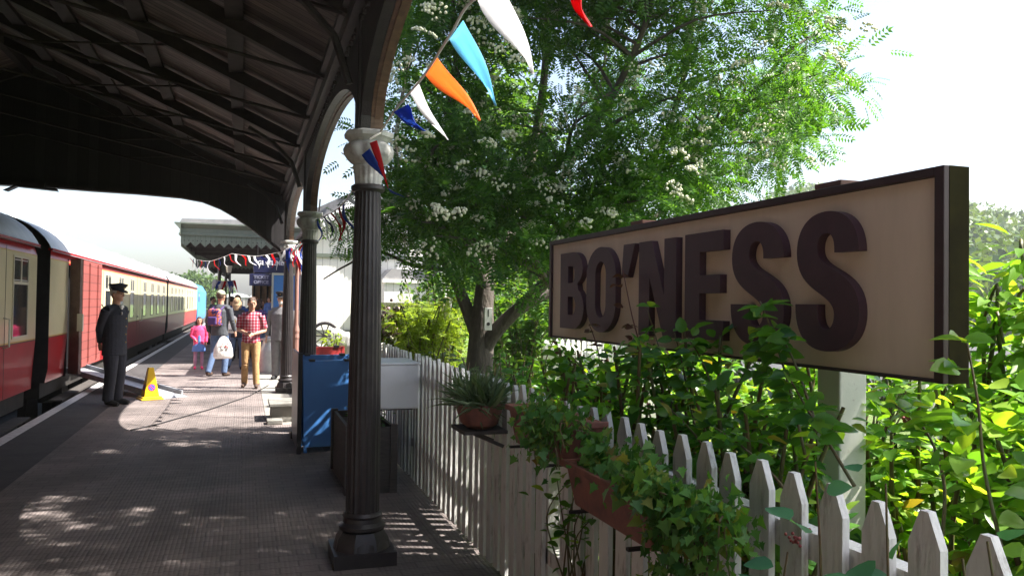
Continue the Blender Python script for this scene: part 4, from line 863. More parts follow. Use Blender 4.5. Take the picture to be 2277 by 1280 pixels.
while len(clumps) < 400 and tries < 160000:
    tries += 1
    px = random.uniform(690, 1930); py = random.uniform(-700, 690); z = random.uniform(6.6, 11.6)
    if not inpoly(px, py, POLY): continue
    p = P(px, py, z)
    if p.x < 1.15 or lit_gap(p): continue
    gx, gy = ground_hit(p)
    if -1.5 < gx < .2 and 9.0 < gy < 10.8 and random.random() < .7: continue
    c0 = P(1290, 60, 9.0); q = p-c0
    if (q.x/4.6)**2+(q.y/3.4)**2+(q.z/4.4)**2 > 1 and px > 800: continue
    # open, airy right side: thinner and mostly in the far half
    if px > 1560 and random.random() < .35: continue
    if noise.noise(p*.95+Vector((3, 7, 1))) < -.02: continue
    if py < -250 and random.random() < .45: continue
    if any((p-Vector(c)).length < .26 for c in clumps[-160:]): continue
    clumps.append(tuple(p))
bls = []
while len(bls) < 760:
    c = random.choice(clumps); d = Vector((random.gauss(0, .2), -abs(random.gauss(.36, .14)), random.gauss(.1, .2))); p = Vector(c)+d
    if project(p)[1] < 620: bls.append(tuple(p))
tree('rowan_tree', 'large rowan tree with white blossom leaning over the fence', TB, limbs, clumps, 'rowan', 58, .46, .19, PIN, blossoms=bls)
# crowns added out of frame to shade the foreground, one unseen tree right of camera
cl2 = []
while len(cl2) < 240:
    gx, gy, h = random.uniform(-2.1, .9), random.uniform(.8, 10.6), random.uniform(4.4, 7.6)
    if gx < -1 and random.random() < .3: continue
    if gx < -.2 and gy < 5.1: continue
    if -1.5 < gx < .2 and gy > 9.0 and random.random() < .75: continue
    p = Vector((gx+h*SDn[0]/SDn[2], gy+h*SDn[1]/SDn[2], h))
    px, py, z = project(p)
    if z > .5 and py > -420 and -300 < px < 2600: continue
    if p.x > 1.2: cl2.append(tuple(p))
tree('shade_rowan', 'tall unseen rowan, added so its leaves dapple the near paving', (5.6, -.8, -.05),
     [([Vector((5.6, -.8, -.05)), Vector((5.5, -.7, 2)), Vector((5.0, .2, 4)), Vector((4.6, 1.6, 5.6)), Vector((4.3, 3.2, 6.4)), Vector((4.4, 5.5, 6.8)), Vector((4.6, 7.5, 7.2))], .2, .03),
      ([Vector((5.2, 0, 3.6)), Vector((4.4, .6, 5)), Vector((3.8, 1.5, 5.6))], .09, .02)], cl2, 'rowan', 44, .46, .2, PIN)
# trees behind the garden and beyond the platform end
def blobtree(name, lb, cat, base, h, r, n, lmat='dleaf', per=70, sp=.5, ls=.12, low=.25, grp=None, tmpl=OVATE, tr=.12, avoid=None):
    base = Vector(base); cl = []
    while len(cl) < n:
        d = Vector(rdir(1)[0])*(random.random()**.4); p = base+Vector((d.x*r, d.y*r, h*(low+(1-low)*.5)+d.z*h*(1-low)*.5))
        if not avoid or not avoid(p): cl.append(tuple(p))
    lim = [([base, base+Vector((.05, 0, h*.3)), base+Vector((0, .1, h*.6)), base+Vector((.1, 0, h*.9))], tr, tr*.2),
           ([base+Vector((0, 0, h*.25)), base+Vector((r*.4, .1, h*.45)), base+Vector((r*.6, 0, h*.7))], tr*.6, tr*.15),
           ([base+Vector((0, 0, h*.2)), base+Vector((-r*.4, -.1, h*.4)), base+Vector((-r*.6, 0, h*.65))], tr*.6, tr*.15)]
    return tree(name, lb, tuple(base), lim, cl, lmat, per, sp, ls, tmpl, group=grp, cat=cat)
blobtree('garden_tree', 'dense green tree behind the garden, made tall to shade the platform', 'tree', (6.5, 22.5, -.03), 9.4, 2.5, 170, per=70, sp=.7, ls=.19, low=.06)  # tall crown added for its shade on the far platform
blobtree('garden_tree', 'dense green tree behind the garden, between trunk and sign', 'tree', (8.8, 20.4, -.03), 5.0, 2.2, 90, per=70, sp=.6, ls=.17, low=.1)
blobtree('garden_tree', 'leafy tree behind the white back fence, mostly behind the sign', 'tree', (10.2, 15.0, -.03), 3.6, 2.2, 80, per=60, sp=.6, ls=.17, low=.1)
for i, (px, z, h, r, lb) in enumerate(((372, 160, 6.6, 4, 'hazy round tree above the far coaches, left one'), (436, 120, 5.6, 3.6, 'hazy round tree right of the last coach roof'), (474, 150, 5.6, 4, 'small hazy tree under the canopy corner'))):
    p = P(px, 668, z); p.z = -1.2
    o = blobtree('distant_tree', lb, 'tree', p, h+1.2, r, 70, 'hill', per=70, sp=1.0, ls=.5, low=.15, grp=None, tr=.3)

# ================= SHRUBS
def shrub(name, lb, base, h, r, n, lmat, tmpl, ls, stems=12, cat='shrub', droop=0, flowers=None, fmat=None, fl=0, lean=(0, 0), box=None, per=1):
    """stems that fan out from a base, with leaves set along them"""
    root = thing(name, lb, cat, base); b = MB(); pos = []; ax = []; fl_pos = []
    for i in range(stems):
        a = random.uniform(0, 2*PI); q = random.random()**.6
        tip = Vector((math.cos(a)*r*q+lean[0], math.sin(a)*r*q+lean[1], h*random.uniform(.7, 1.05)))
        if box: tip.x = max(box[0]-base[0], min(box[1]-base[0], tip.x))
        s0 = Vector((tip.x*.25+random.uniform(-.05, .05), tip.y*.4, 0)); mid = s0.lerp(tip, .55)+Vector((random.uniform(-.08, .08), random.uniform(-.08, .08), .08*h))
        end = tip+Vector((random.uniform(-.1, .1), random.uniform(-.1, .1), -droop*h)); cp = curve_pts([s0, mid, tip, end] if droop else [s0, mid, tip], 5); k = len(cp)
        b.tube(cp, [(.006+.007*(1-j/k))*(1 if h > .8 and r > .1 else .35) for j in range(k)], 5, cap=False)
        m_ = max(1, n//stems)
        for _ in range(m_):
            t = random.uniform(.18, 1)*(k-1.001); j = int(t); p = cp[j].lerp(cp[j+1], t-j); d = Vector(rdir(1)[0]); d.z = d.z*.5+.1-droop
            pos.append(tuple(p+d*random.uniform(.01, .11)*max(1, r))); ax.append(tuple(d))
        fl_pos.append(end)
    b.build('stems', 'stem', root, smooth='all'); n_ = len(pos); pos = np.array(pos)
    if box: pos[:, 0] = np.clip(pos[:, 0], box[0]-base[0], box[1]-base[0])
    scatter('foliage', tmpl, pos, np.array(ax), rdir(n_, 1.6), ls*(.6+.6*rng.random(n_)), lmat, root, smooth=True)
    if flowers:
        for e in random.sample(fl_pos, min(flowers, len(fl_pos))):
            f = MB()
            for _ in range(14): f.ball(e+Vector((random.gauss(0, fl), random.gauss(0, fl), random.gauss(0, fl*.8))), fl*.45, 6, 4)
            f.build('flower_head', fmat, root, smooth='all')
    return root
# rose bushes right behind the fence, under and in front of the sign
rb = [((1.72, 4.6), 1.25, 'rose bush under the far end of the sign'), ((1.75, 3.95), 1.35, 'rose bush beside the far sign post'), ((1.72, 3.35), 1.42, 'rose bush whose stems rise in front of the letter N'), ((1.76, 2.85), 1.45, 'thick rose bush below the letters E and S'), ((1.75, 2.45), 1.30, 'rose bush just left of the near sign post')]
for (x, y), h, lb in rb:
    shrub('rose_bush', lb, (x, y, 0), h, .36, 950, 'rose', OVATE, .075, 18, 'rose bush', box=(1.56, 1.90))
for (x, y), h, lb, n in (((2.35, 4.3), 1.35, 'rose bush behind the sign, beyond the far post', 900), ((2.5, 3.2), 1.4, 'rose bush behind the middle of the sign', 1000), ((2.6, 2.45), 1.40, 'rose bush behind the near sign post', 900)):
    shrub('rose_bush', lb, (x, y, 0), h, .5, n*2, 'bigleaf', OVATE, .075, 20, 'rose bush')  # lighter leaf colour than the front bushes, sunlight painted in
def climber(lb, pts, leaves, m='rose', ls=.07, tipred=False, cat='climbing rose', nm='climbing_rose'):
    base = pts[0]; root = thing(nm, lb, cat, base); off = Vector(base); cp = curve_pts(pts, 6); k = len(cp); b = MB()
    b.tube([p-off for p in cp], [.006-.0035*j/k for j in range(k)], 6); b.build('stem', 'stem' if not tipred else 'redstem', root, smooth='all')
    pos = []; ax = []
    for i in range(leaves):
        t = (.30+.70*(i+random.random())/leaves)*(k-1.01); j = int(t); p = cp[j].lerp(cp[j+1], t-j)-off; d = Vector((random.uniform(-.75, .15), random.uniform(-1, 1), random.uniform(-.3, .4))).normalized()
        e = p+d*.045; pos += [e, e, e]; s_ = d.cross(Vector((0, 0, 1))).normalized(); ax += [d, d*.3+s_, d*.3-s_]
    n_ = len(pos); scatter('leaves', OVATE, np.array([tuple(p) for p in pos]), np.array([tuple(p) for p in ax]), rdir(n_, 1.2), ls*(.6+.5*rng.random(n_)), m, root, smooth=True)
MT['redstem'] = mat('red_stem', (.12, .03, .02), rough=.5)
X1 = 1.83
def cl_pts(x, *pp): return [at('X', x, *p) for p in pp]
climber('red tipped rose stem climbing in front of the letter O and apostrophe', cl_pts(1.86, (1470, 1010), (1440, 900), (1425, 780), (1405, 700), (1385, 600)), 9, 'redleaf', .055, True)
climber('thin rose stem with brown leaves before the first two letters', cl_pts(1.86, (1400, 980), (1340, 860), (1330, 780), (1310, 720)), 6, 'redleaf', .05, True)
climber('dark rose stem standing before the letter N', cl_pts(1.80, (1500, 1000), (1490, 880), (1470, 790), (1440, 690)), 8)
climber('leafy rose stem crossing the first letter S', cl_pts(1.78, (1790, 1010), (1760, 880), (1725, 760), (1690, 670)), 12, ls=.085)
climber('leafy rose stem under the letter E', cl_pts(1.78, (1620, 980), (1590, 880), (1560, 800), (1530, 750)), 9, ls=.075)
climber('leafy rose shoot under the two letters S', cl_pts(1.76, (1820, 960), (1780, 840), (1750, 770), (1720, 730)), 9, ls=.08)
climber('leafy rose stem before the gap between the letters N and E', cl_pts(1.80, (1560, 1010), (1535, 900), (1515, 800), (1500, 740)), 8, ls=.07)
climber('dark rose stem below the far end of the sign', cl_pts(1.84, (1330, 900), (1300, 830), (1270, 790), (1250, 770)), 7, 'redleaf', .05)
climber('rose stem with large leaves hanging before the near sign post', cl_pts(1.70, (1900, 1080), (1840, 980), (1790, 900), (1750, 830)), 10, ls=.085)
climber('rose shoot leaning left over the pickets below the letter E', cl_pts(1.60, (1660, 1150), (1600, 1050), (1540, 960), (1470, 890)), 12, ls=.065)
climber('rose shoot bending over the pickets below the letters S', cl_pts(1.56, (1800, 1180), (1740, 1080), (1660, 1000), (1590, 950)), 12, ls=.065)
climber('arching rose stem at the far right among the bright leaves', cl_pts(1.9, (2090, 1240), (2100, 1080), (2060, 960), (1990, 900)), 10, 'bigleaf', .08)
climber('rose stem beside the right end of the sign', cl_pts(1.95, (2240, 1270), (2190, 1050), (2175, 900), (2150, 760)), 8, 'bigleaf', .10)
# shrubs at the right
shrub('leafy_shrub', 'large leaved shrub right of the near sign post', (2.65, 1.9, 0), 1.42, .45, 1700, 'bigleaf', ROUND, .085, 18)
shrub('leafy_shrub', 'large leaved shrub at the right edge of the view', (2.75, 1.45, 0), 1.55, .42, 1700, 'bigleaf', ROUND, .09, 18)
shrub('leafy_shrub', 'bright leafy shrub low behind the nearest pickets', (2.05, 1.45, 0), 1.12, .34, 1100, 'bigleaf', ROUND, .075, 14)
shrub('leafy_shrub', 'bright shrub behind the fence between the sign post and the right edge', (3.4, 2.6, 0), 1.35, .6, 2000, 'rose', OVATE, .08, 20, flowers=5, fmat='redflower', fl=.022)
shrub('drooping_shrub', 'yellow green drooping shrub beyond the right end of the sign', tuple(P(2235, 900, 3.3).xy)+(0,), 1.80, .30, 560, 'cherry', LONG, .14, 12, droop=.06)
# the pots' plants, garden bushes
shrub('yellow_green_shrub', 'bright yellow green shrub with white flowers behind the near column', (1.98, 9.3, 0), 1.55, .55, 1500, 'lime', PIN, .16, 30, droop=.12, flowers=14, fmat='blossom', fl=.022)
shrub('lilac_bush', 'pale pink lilac right beside the near column', (1.62, 9.1, 0), 1.5, .16, 220, 'dleaf', OVATE, .06, 8, flowers=8, fmat='pink', fl=.045)
shrub('spiky_plant', 'bright spiky green plant beyond the sandwich boards', (1.30, 12.4, 0), 1.12, .17, 260, 'lime', LONG, .13, 7, 'plant')
shrub('peony_bush', 'broad leaved bush in front of the tree trunk', (1.95, 7.3, 0), 1.12, .5, 900, 'greyleaf', LONG, .12, 26)
shrub('peony_bush', 'dark leaved bush with an orange rose bud right of the trunk', (2.3, 6.3, 0), 1.15, .5, 1000, 'rose', OVATE, .07, 26, flowers=2, fmat='redflower', fl=.016)
shrub('peony_bush', 'leafy bush under the left end of the sign', (2.2, 5.3, 0), 1.05, .45, 900, 'rose', OVATE, .07, 26)
shrub('azalea_bush', 'shrub with dull pink flowers at the back of the lawn', (3.6, 15.4, 0), 1.6, .8, 900, 'dleaf', OVATE, .09, 24, flowers=16, fmat='redflower', fl=.03)
shrub('small_plant', 'small green plant growing in the grey timber planter', (.98, 6.95, .5), .22, .16, 260, 'ivy', ROUND, .035, 16, 'plant')
for px_, py_, lb in ((1800, 1060, 'valerian with a dull red head before the near sign post'), (1560, 1190, 'grey green valerian standing before the pickets'), (1975, 1130, 'valerian low before the pickets right of the sign post'), (2225, 1160, 'valerian low at the right bottom corner')):
    p = at('X', 1.28, px_, py_); x, y, h = p.x, p.y, p.z
    shrub('valerian', lb, (x, y, 0), h, .06, 40, 'valerian', ROUND, .078, 5, 'plant', flowers=1, fmat='redflower', fl=.010)
# hanging troughs with ivy
def trough(name, lb, y0, y1, z0, z1, x0=1.20, x1=1.42):
    t = thing(name, lb, 'plant trough', (x1, (y0+y1)/2, z0)); b = MB(); L_ = (y1-y0)/2; W_ = x1-x0; H_ = z1-z0
    b.add([(-W_+.03, -L_+.03, 0), (0, -L_+.03, 0), (0, L_-.03, 0), (-W_+.03, L_-.03, 0), (-W_, -L_, H_), (0, -L_, H_), (0, L_, H_), (-W_, L_, H_)], [(0,3,2,1),(0,1,5,4),(1,2,6,5),(2,3,7,6),(3,0,4,7),(4,5,6,7)]); b.build('trough', 'terracotta', t, bevel=.008)
    b = MB(); b.box(-W_-.012, .0, -L_-.012, -L_+.006, H_-.02, H_+.006); b.box(-W_-.012, 0, L_-.006, L_+.012, H_-.02, H_+.006); b.box(-W_-.012, -W_+.004, -L_+.006, L_-.006, H_-.02, H_+.006); b.build('rim', 'terracotta', t, bevel=.004)
    for q in (-.7, .7): b = MB(); b.box(-W_-.02, .02, L_*q-.01, L_*q+.01, -.012, -.002); b.build('bracket', 'black', t)
trough('plant_trough', 'terracotta trough on the fence, with weathered rusty face, farther of the two', 2.98, 3.62, .965, 1.14)
trough('plant_trough', 'terracotta trough half buried in ivy, nearer of the two', 2.22, 2.90, .845, 1.01)
t = thing('flower_pot', 'brown oval pot of grey green grass on a small shelf', 'flower pot', (1.32, 4.52, .895)); b = MB(); b.lathe([(.11, 0), (.17, .03), (.205, .10), (.215, .155), (.20, .155)], n=28); b.v = [(x*.62, y*.92, z*.95) for x, y, z in b.v]; b.build('pot', 'terracotta', t, smooth=True)
b = MB(); b.box(-.13, .13, -.15, .15, -.020, 0); b.bar((.12, -.10, -.10), (-.06, -.10, -.02), .02, .02); b.bar((.12, .10, -.10), (-.06, .10, -.02), .02, .02); b.build('shelf', 'greywood', t)
def tuft(lb, base, n, ln, r, m, cat='plant'):
    root = thing('grassy_plant', lb, cat, base); k = n; a = rng.random(k)*2*PI; q = rng.random(k)**.5*r; pos = np.stack([q*np.cos(a)*.7, q*np.sin(a)*1.4, .0*q], 1)
    d = rdir(k, .9); d[:, 0] -= .1; scatter('leaves', BLADE, pos, d, rdir(k, .8), ln*(.5+.8*rng.random(k)), m, root, smooth=True)
tuft('grey green grassy leaves spilling from the brown pot', (1.32, 4.52, 1.02), 620, .20, .13, 'greyleaf')
def ivy(lb, y0, y1, z0, z1, n, m='ivy', x0=1.10, x1=1.42, ls=.055, hang=.25, ball=None):
    root = thing('ivy', lb, 'ivy', (x0, (y0+y1)/2, z0)); off = np.array([x0, (y0+y1)/2, z0]); pos = []; ax = []
    b = MB()
    for i in range(26):
        y = random.uniform(y0, y1); p0 = Vector((x1-.1, y, z1-.02)); p1 = Vector((x0+random.uniform(-.02, .05)-(.10 if x0 > 1.25 and y < 2.42 else 0), y+random.uniform(-.06, .06), z1+random.uniform(0, .07))); p2 = Vector((x0+random.uniform(-.03, .03), y+random.uniform(-.10, .06), z1-random.uniform(.02, hang)))
        cp = curve_pts([p0, p1, p2], 5); b.tube([p-Vector(off) for p in cp], .003, 4, cap=False)
        for _ in range(n//26):
            t = random.random()*(len(cp)-1.01); j = int(t); p = cp[j].lerp(cp[j+1], t-j); pos.append(tuple(p+Vector((random.gauss(-.01, .03), random.gauss(0, .05), random.gauss(.01, .035))))); ax.append((random.uniform(-.6, .1), random.uniform(-.8, .8), random.uniform(-1, .3)))
    b.build('stems', 'stem', root); n_ = len(pos); nr = rdir(n_); nr[:, 0] -= .9; nr[:, 2] += .6
    scatter('leaves', IVY, np.array(pos)-off, np.array(ax), nr, ls*(.5+.8*rng.random(n_)), m, root)
ivy('ivy with star shaped leaves trailing from the farther trough', 2.84, 3.24, 1.0, 1.13, 760, x0=1.16, hang=.18, ls=.036)
ivy('thick star leaved ivy covering the nearer trough', 2.06, 2.84, .9, 1.02, 1000, x0=1.27, hang=.02, ls=.046)
ivy('mottled ivy hanging in a round mass in front of the pickets', 1.88, 2.22, .62, .98, 1300, x0=1.22, hang=.42, ls=.034)
shrub('leafy_creeper', 'small leafy creeper poking through the pickets below the trough', (1.40, 3.30, .40), .42, .12, 90, 'rose', OVATE, .055, 9, 'creeper')

# ================= BUNTING
def pennant(b, p0, p1, ln, drift, mi, curl=.05, n=12):
    """cloth triangle hung from p0-p1, tip blown along drift, with creases along its length"""
    p0 = Vector(p0); p1 = Vector(p1); mid = (p0+p1)/2; tip = mid+Vector(drift).normalized()*ln; nrm = (p1-p0).cross(tip-p0).normalized(); ph = random.uniform(0, 6); vs = []; m = 5; w_ = (p1-p0).length
    for i in range(n+1):
        t = i/n
        for k in range(m):
            q = k/(m-1); e = p0.lerp(p1, q); base_ = e.lerp(tip, t)
            base_ += (e-mid)*.30*math.sin(t*PI)*(1-t)+nrm*(curl*math.sin(ph+t*5)*t+w_*.10*math.sin(q*7+ph+t*3)*math.sin(min(1, t*1.6)*PI*.5)*(1-t*.6)); vs.append(base_)
    fs = [(m*i+k, m*i+k+1, m*i+m+k+1, m*i+m+k) for i in range(n) for k in range(m-1)]; b.add(vs, fs, mi)
def bunting(lb, pts, flags, ln, edge, drift, colours, start=.0, jit=.35, grp=None):
    pts = [Vector(p) for p in pts]; base = pts[0]; root = thing('bunting', lb, 'bunting', base, group=grp)
    cp = curve_pts(pts, 8); b = MB(); b.tube([p-base for p in cp], .006 if not flags else .0045, 6); b.build('cord', 'twine', root)
    seg = [(cp[i+1]-cp[i]).length for i in range(len(cp)-1)]; tot = sum(seg)
    def pt(s_):
        for i, l in enumerate(seg):
            if s_ <= l: return cp[i].lerp(cp[i+1], s_/l)
            s_ -= l
        return cp[-1]
    for i in range(flags):
        s0 = start+(tot-start)*(i+.15)/flags; b = MB(); d = Vector(drift)+Vector((random.uniform(-jit, jit), random.uniform(-jit, jit), random.uniform(-jit, jit)))
        pennant(b, pt(s0)-base, pt(s0+edge)-base, ln*random.uniform(.85, 1.15), d, 0); o = b.build('pennant', colours[i % len(colours)], root, smooth='all'); so_ = o.modifiers.new('thick', 'SOLIDIFY'); so_.thickness = .0015
    return root, base
def pen_px(root, base, quads):
    for (a, c, tip, col) in quads:
        A_, C_, T_ = (P(*q)-base for q in (a, c, tip)); b = MB(); pennant(b, A_, C_, (T_-(A_+C_)/2).length, T_-(A_+C_)/2, 0, .015); o = b.build('pennant', col, root, smooth='all'); so_ = o.modifiers.new('thick', 'SOLIDIFY'); so_.thickness = .0015
r1, b1 = bunting('bunting cord running from the near capital up out of view over the fence', [P(846, 293, 4.95), P(885, 237, 4.5), P(940, 172, 3.9), P(1000, 80, 3.35), P(1062, -5, 2.95), P(1290, -60, 2.1), P(1500, -200, 1.6)], 0, .3, .2, (1, 0, 0), ['fred'])
pen_px(r1, b1, [((874, 250, 4.6), (906, 232, 4.4), (940, 292, 4.3), 'fblue'), ((910, 205, 4.2), (928, 182, 4.1), (990, 312, 4.0), 'fwhite'), ((945, 165, 3.9), (972, 128, 3.75), (1068, 268, 3.7), 'forange'),
    ((1000, 88, 3.4), (1030, 46, 3.3), (1108, 234, 3.3), 'flight'), ((1062, 2, 3.0), (1110, -48, 2.85), (1187, 165, 2.9), 'fwhite'), ((1255, -50, 2.2), (1290, -60, 2.1), (1306, 60, 2.1), 'fred')])
r2, b2 = bunting('short bunting tails hanging over the near white capital', [P(846, 296, 4.9), P(838, 300, 4.82), P(822, 310, 4.8)], 0, .3, .2, (1, 0, 0), ['fred'])
pen_px(r2, b2, [((822, 318, 4.80), (838, 312, 4.80), (864, 420, 4.80), 'fred'), ((804, 345, 4.82), (822, 330, 4.8), (858, 402, 4.8), 'fblue'), ((860, 415, 4.85), (866, 425, 4.9), (896, 440, 5.2), 'fnavy')])
CA = Vector((.80, 5.18, 2.64)); CB = Vector((.80, 9.9, 2.62)); CC = Vector((.74, 14.7, 2.56))
bunting('bunting strung between the near and the second column', [CA, Vector((.82, 7.4, 2.50)), CB], 13, .30, .17, (.45, .1, -1), ['fwhite', 'fred', 'fwhite', 'fnavy', 'fwhite', 'fblue', 'fred'], .2)
bunting('bunting strung between the second and the farthest column', [CB, Vector((.76, 12.2, 2.50)), CC], 12, .30, .17, (-.3, -.1, -1), ['fwhite', 'fblue', 'fred'], .1)
bunting('bunch of tangled flags wrapped round the farthest capital', [Vector((.62, 14.5, 2.50)), Vector((.72, 14.42, 2.56)), Vector((.92, 14.5, 2.48))], 8, .46, .12, (.05, -.1, -1), ['fwhite', 'fblue', 'fwhite', 'fred', 'fwhite'], 0, .45)
bunting('white red and blue bunting from the farthest column across the canopy front', [Vector((.60, 14.75, 2.50)), Vector((.2, 16.5, 2.50)), Vector((-.29, 18.1, 2.62))], 8, .24, .17, (.3, 0, -1), ['fwhite', 'fred', 'fwhite', 'fnavy', 'fwhite'], .1)
bunting('thin bunting dipping along the canopy edge to the left', [Vector((-.29, 18.1, 2.62)), Vector((-.84, 20.2, 2.54)), Vector((-1.47, 22.7, 2.74))], 10, .25, .09, (.1, 0, -1), ['fred', 'fwhite', 'fnavy'], .1)
bunting('bunch of flags hanging under the canopy behind the crowd', [Vector((-.92, 25.2, 2.24)), Vector((-.67, 25.2, 2.19)), Vector((-.29, 25.2, 2.22))], 8, .42, .15, (0, 0, -1), ['fwhite', 'fblue', 'fwhite', 'fred'], 0)

for (x, y, h, lb) in ((7.4, 12.2, 1.7, 'round garden bush behind the white back fence, seen under the sign'), (8.2, 9.0, 1.7, 'round garden bush behind the roses, middle of three'), (8.6, 5.8, 1.7, 'round garden bush at the edge of the car park')):
    shrub('garden_bush', lb, (x, y, -.03), h, 1.3, 1900, 'dleaf', OVATE, .14, 34)

for q_, h, r, lb in (((985, 700, 15.5), 2.3, 1.0, 'leafy green bush behind the bird feeder'), ((1150, 700, 13.5), 1.75, .8, 'leafy green bush just right of the rowan trunk'), ((1205, 700, 17), 2.3, 1.1, 'leafy green bush between the trunk and the back fence corner'), ((1110, 700, 18.5), 2.2, 1.2, 'leafy green bush at the back of the lawn behind the rowan trunk')):
    p = P(*q_); shrub('garden_bush', lb, (p.x, p.y, -.03), h, r, 1500, 'dleaf', OVATE, .13, 30)
# ================= PEOPLE
def solid(name, b, voxel, m, parent, smooth_it=3):
    me = bpy.data.meshes.new(name); me.from_pydata(b.v, [], b.f)
    bm = bmesh.new(); bm.from_mesh(me); bmesh.ops.recalc_face_normals(bm, faces=bm.faces); bm.to_mesh(me); bm.free()
    o = bpy.data.objects.new('tmp', me); COL.objects.link(o)
    r = o.modifiers.new('r', 'REMESH'); r.mode = 'VOXEL'; r.voxel_size = voxel; s_ = o.modifiers.new('s', 'SMOOTH'); s_.iterations = smooth_it; s_.factor = .5
    dg = bpy.context.evaluated_depsgraph_get(); m2 = bpy.data.meshes.new_from_object(o.evaluated_get(dg)); m2.name = name; bpy.data.objects.remove(o)
    m2.materials.clear(); m2.materials.append(MT[m] if isinstance(m, str) else m); m2.polygons.foreach_set('use_smooth', [True]*len(m2.polygons)); return link(name, m2, parent)
def clothmat(name, c, c2=None, **k):
    MT[name] = mat(name, c, c2 or [x*1.35 for x in c], .85, 14, 6, bump=.35, bscale=26, **k); return name
for nm, c in dict(navycloth=(.012, .013, .022), blackcloth=(.012, .012, .013), jeans=(.07, .11, .20), greyjacket=(.05, .055, .065), khaki=(.34, .20, .09), bluecoat=(.02, .06, .22), pinkcoat=(.62, .05, .16), bluedress=(.08, .16, .42), tights=(.42, .22, .33), greysuit=(.12, .115, .12), brownshoe=(.06, .035, .025), capgreen=(.24, .27, .19), darkbrown=(.03, .016, .012), whitebag=(.75, .72, .70), purple=(.06, .03, .14), beardgrey=(.45, .42, .4), darkgreen=(.03, .05, .04), blondhair=(.28, .19, .11)).items(): clothmat(nm, c)
def plaid():
    m = mat('red_plaid_shirt', (.35, .03, .05), rough=.85); t = m.node_tree; N = t.nodes.new; L = t.links.new; p = t.nodes['Principled BSDF']
    tc = N('ShaderNodeTexCoord'); sx = N('ShaderNodeSeparateXYZ'); L(tc.outputs['Object'], sx.inputs[0]); f = []
    for o_, w_ in ((0, .055), (2, .055)):
        d = N('ShaderNodeMath'); d.operation = 'DIVIDE'; d.inputs[1].default_value = w_; L(sx.outputs[o_], d.inputs[0]); fr = N('ShaderNodeMath'); fr.operation = 'FRACT'; L(d.outputs[0], fr.inputs[0]); l = N('ShaderNodeMath'); l.operation = 'LESS_THAN'; l.inputs[1].default_value = .28; L(fr.outputs[0], l.inputs[0]); f.append(l)
    a = N('ShaderNodeMath'); a.operation = 'ADD'; L(f[0].outputs[0], a.inputs[0]); L(f[1].outputs[0], a.inputs[1]); h = N('ShaderNodeMath'); h.operation = 'MULTIPLY'; h.inputs[1].default_value = .5; L(a.outputs[0], h.inputs[0])
    r = N('ShaderNodeValToRGB'); e = r.color_ramp.elements; r.color_ramp.interpolation = 'CONSTANT'; e[0].color = (.30, .015, .035, 1); e[1].color = (.62, .5, .55, 1); e[1].position = .9; q = e.new(.4); q.color = (.36, .14, .19, 1); L(h.outputs[0], r.inputs[0]); L(r.outputs[0], p.inputs['Base Color']); return m
MT['plaid'] = plaid()
V = Vector
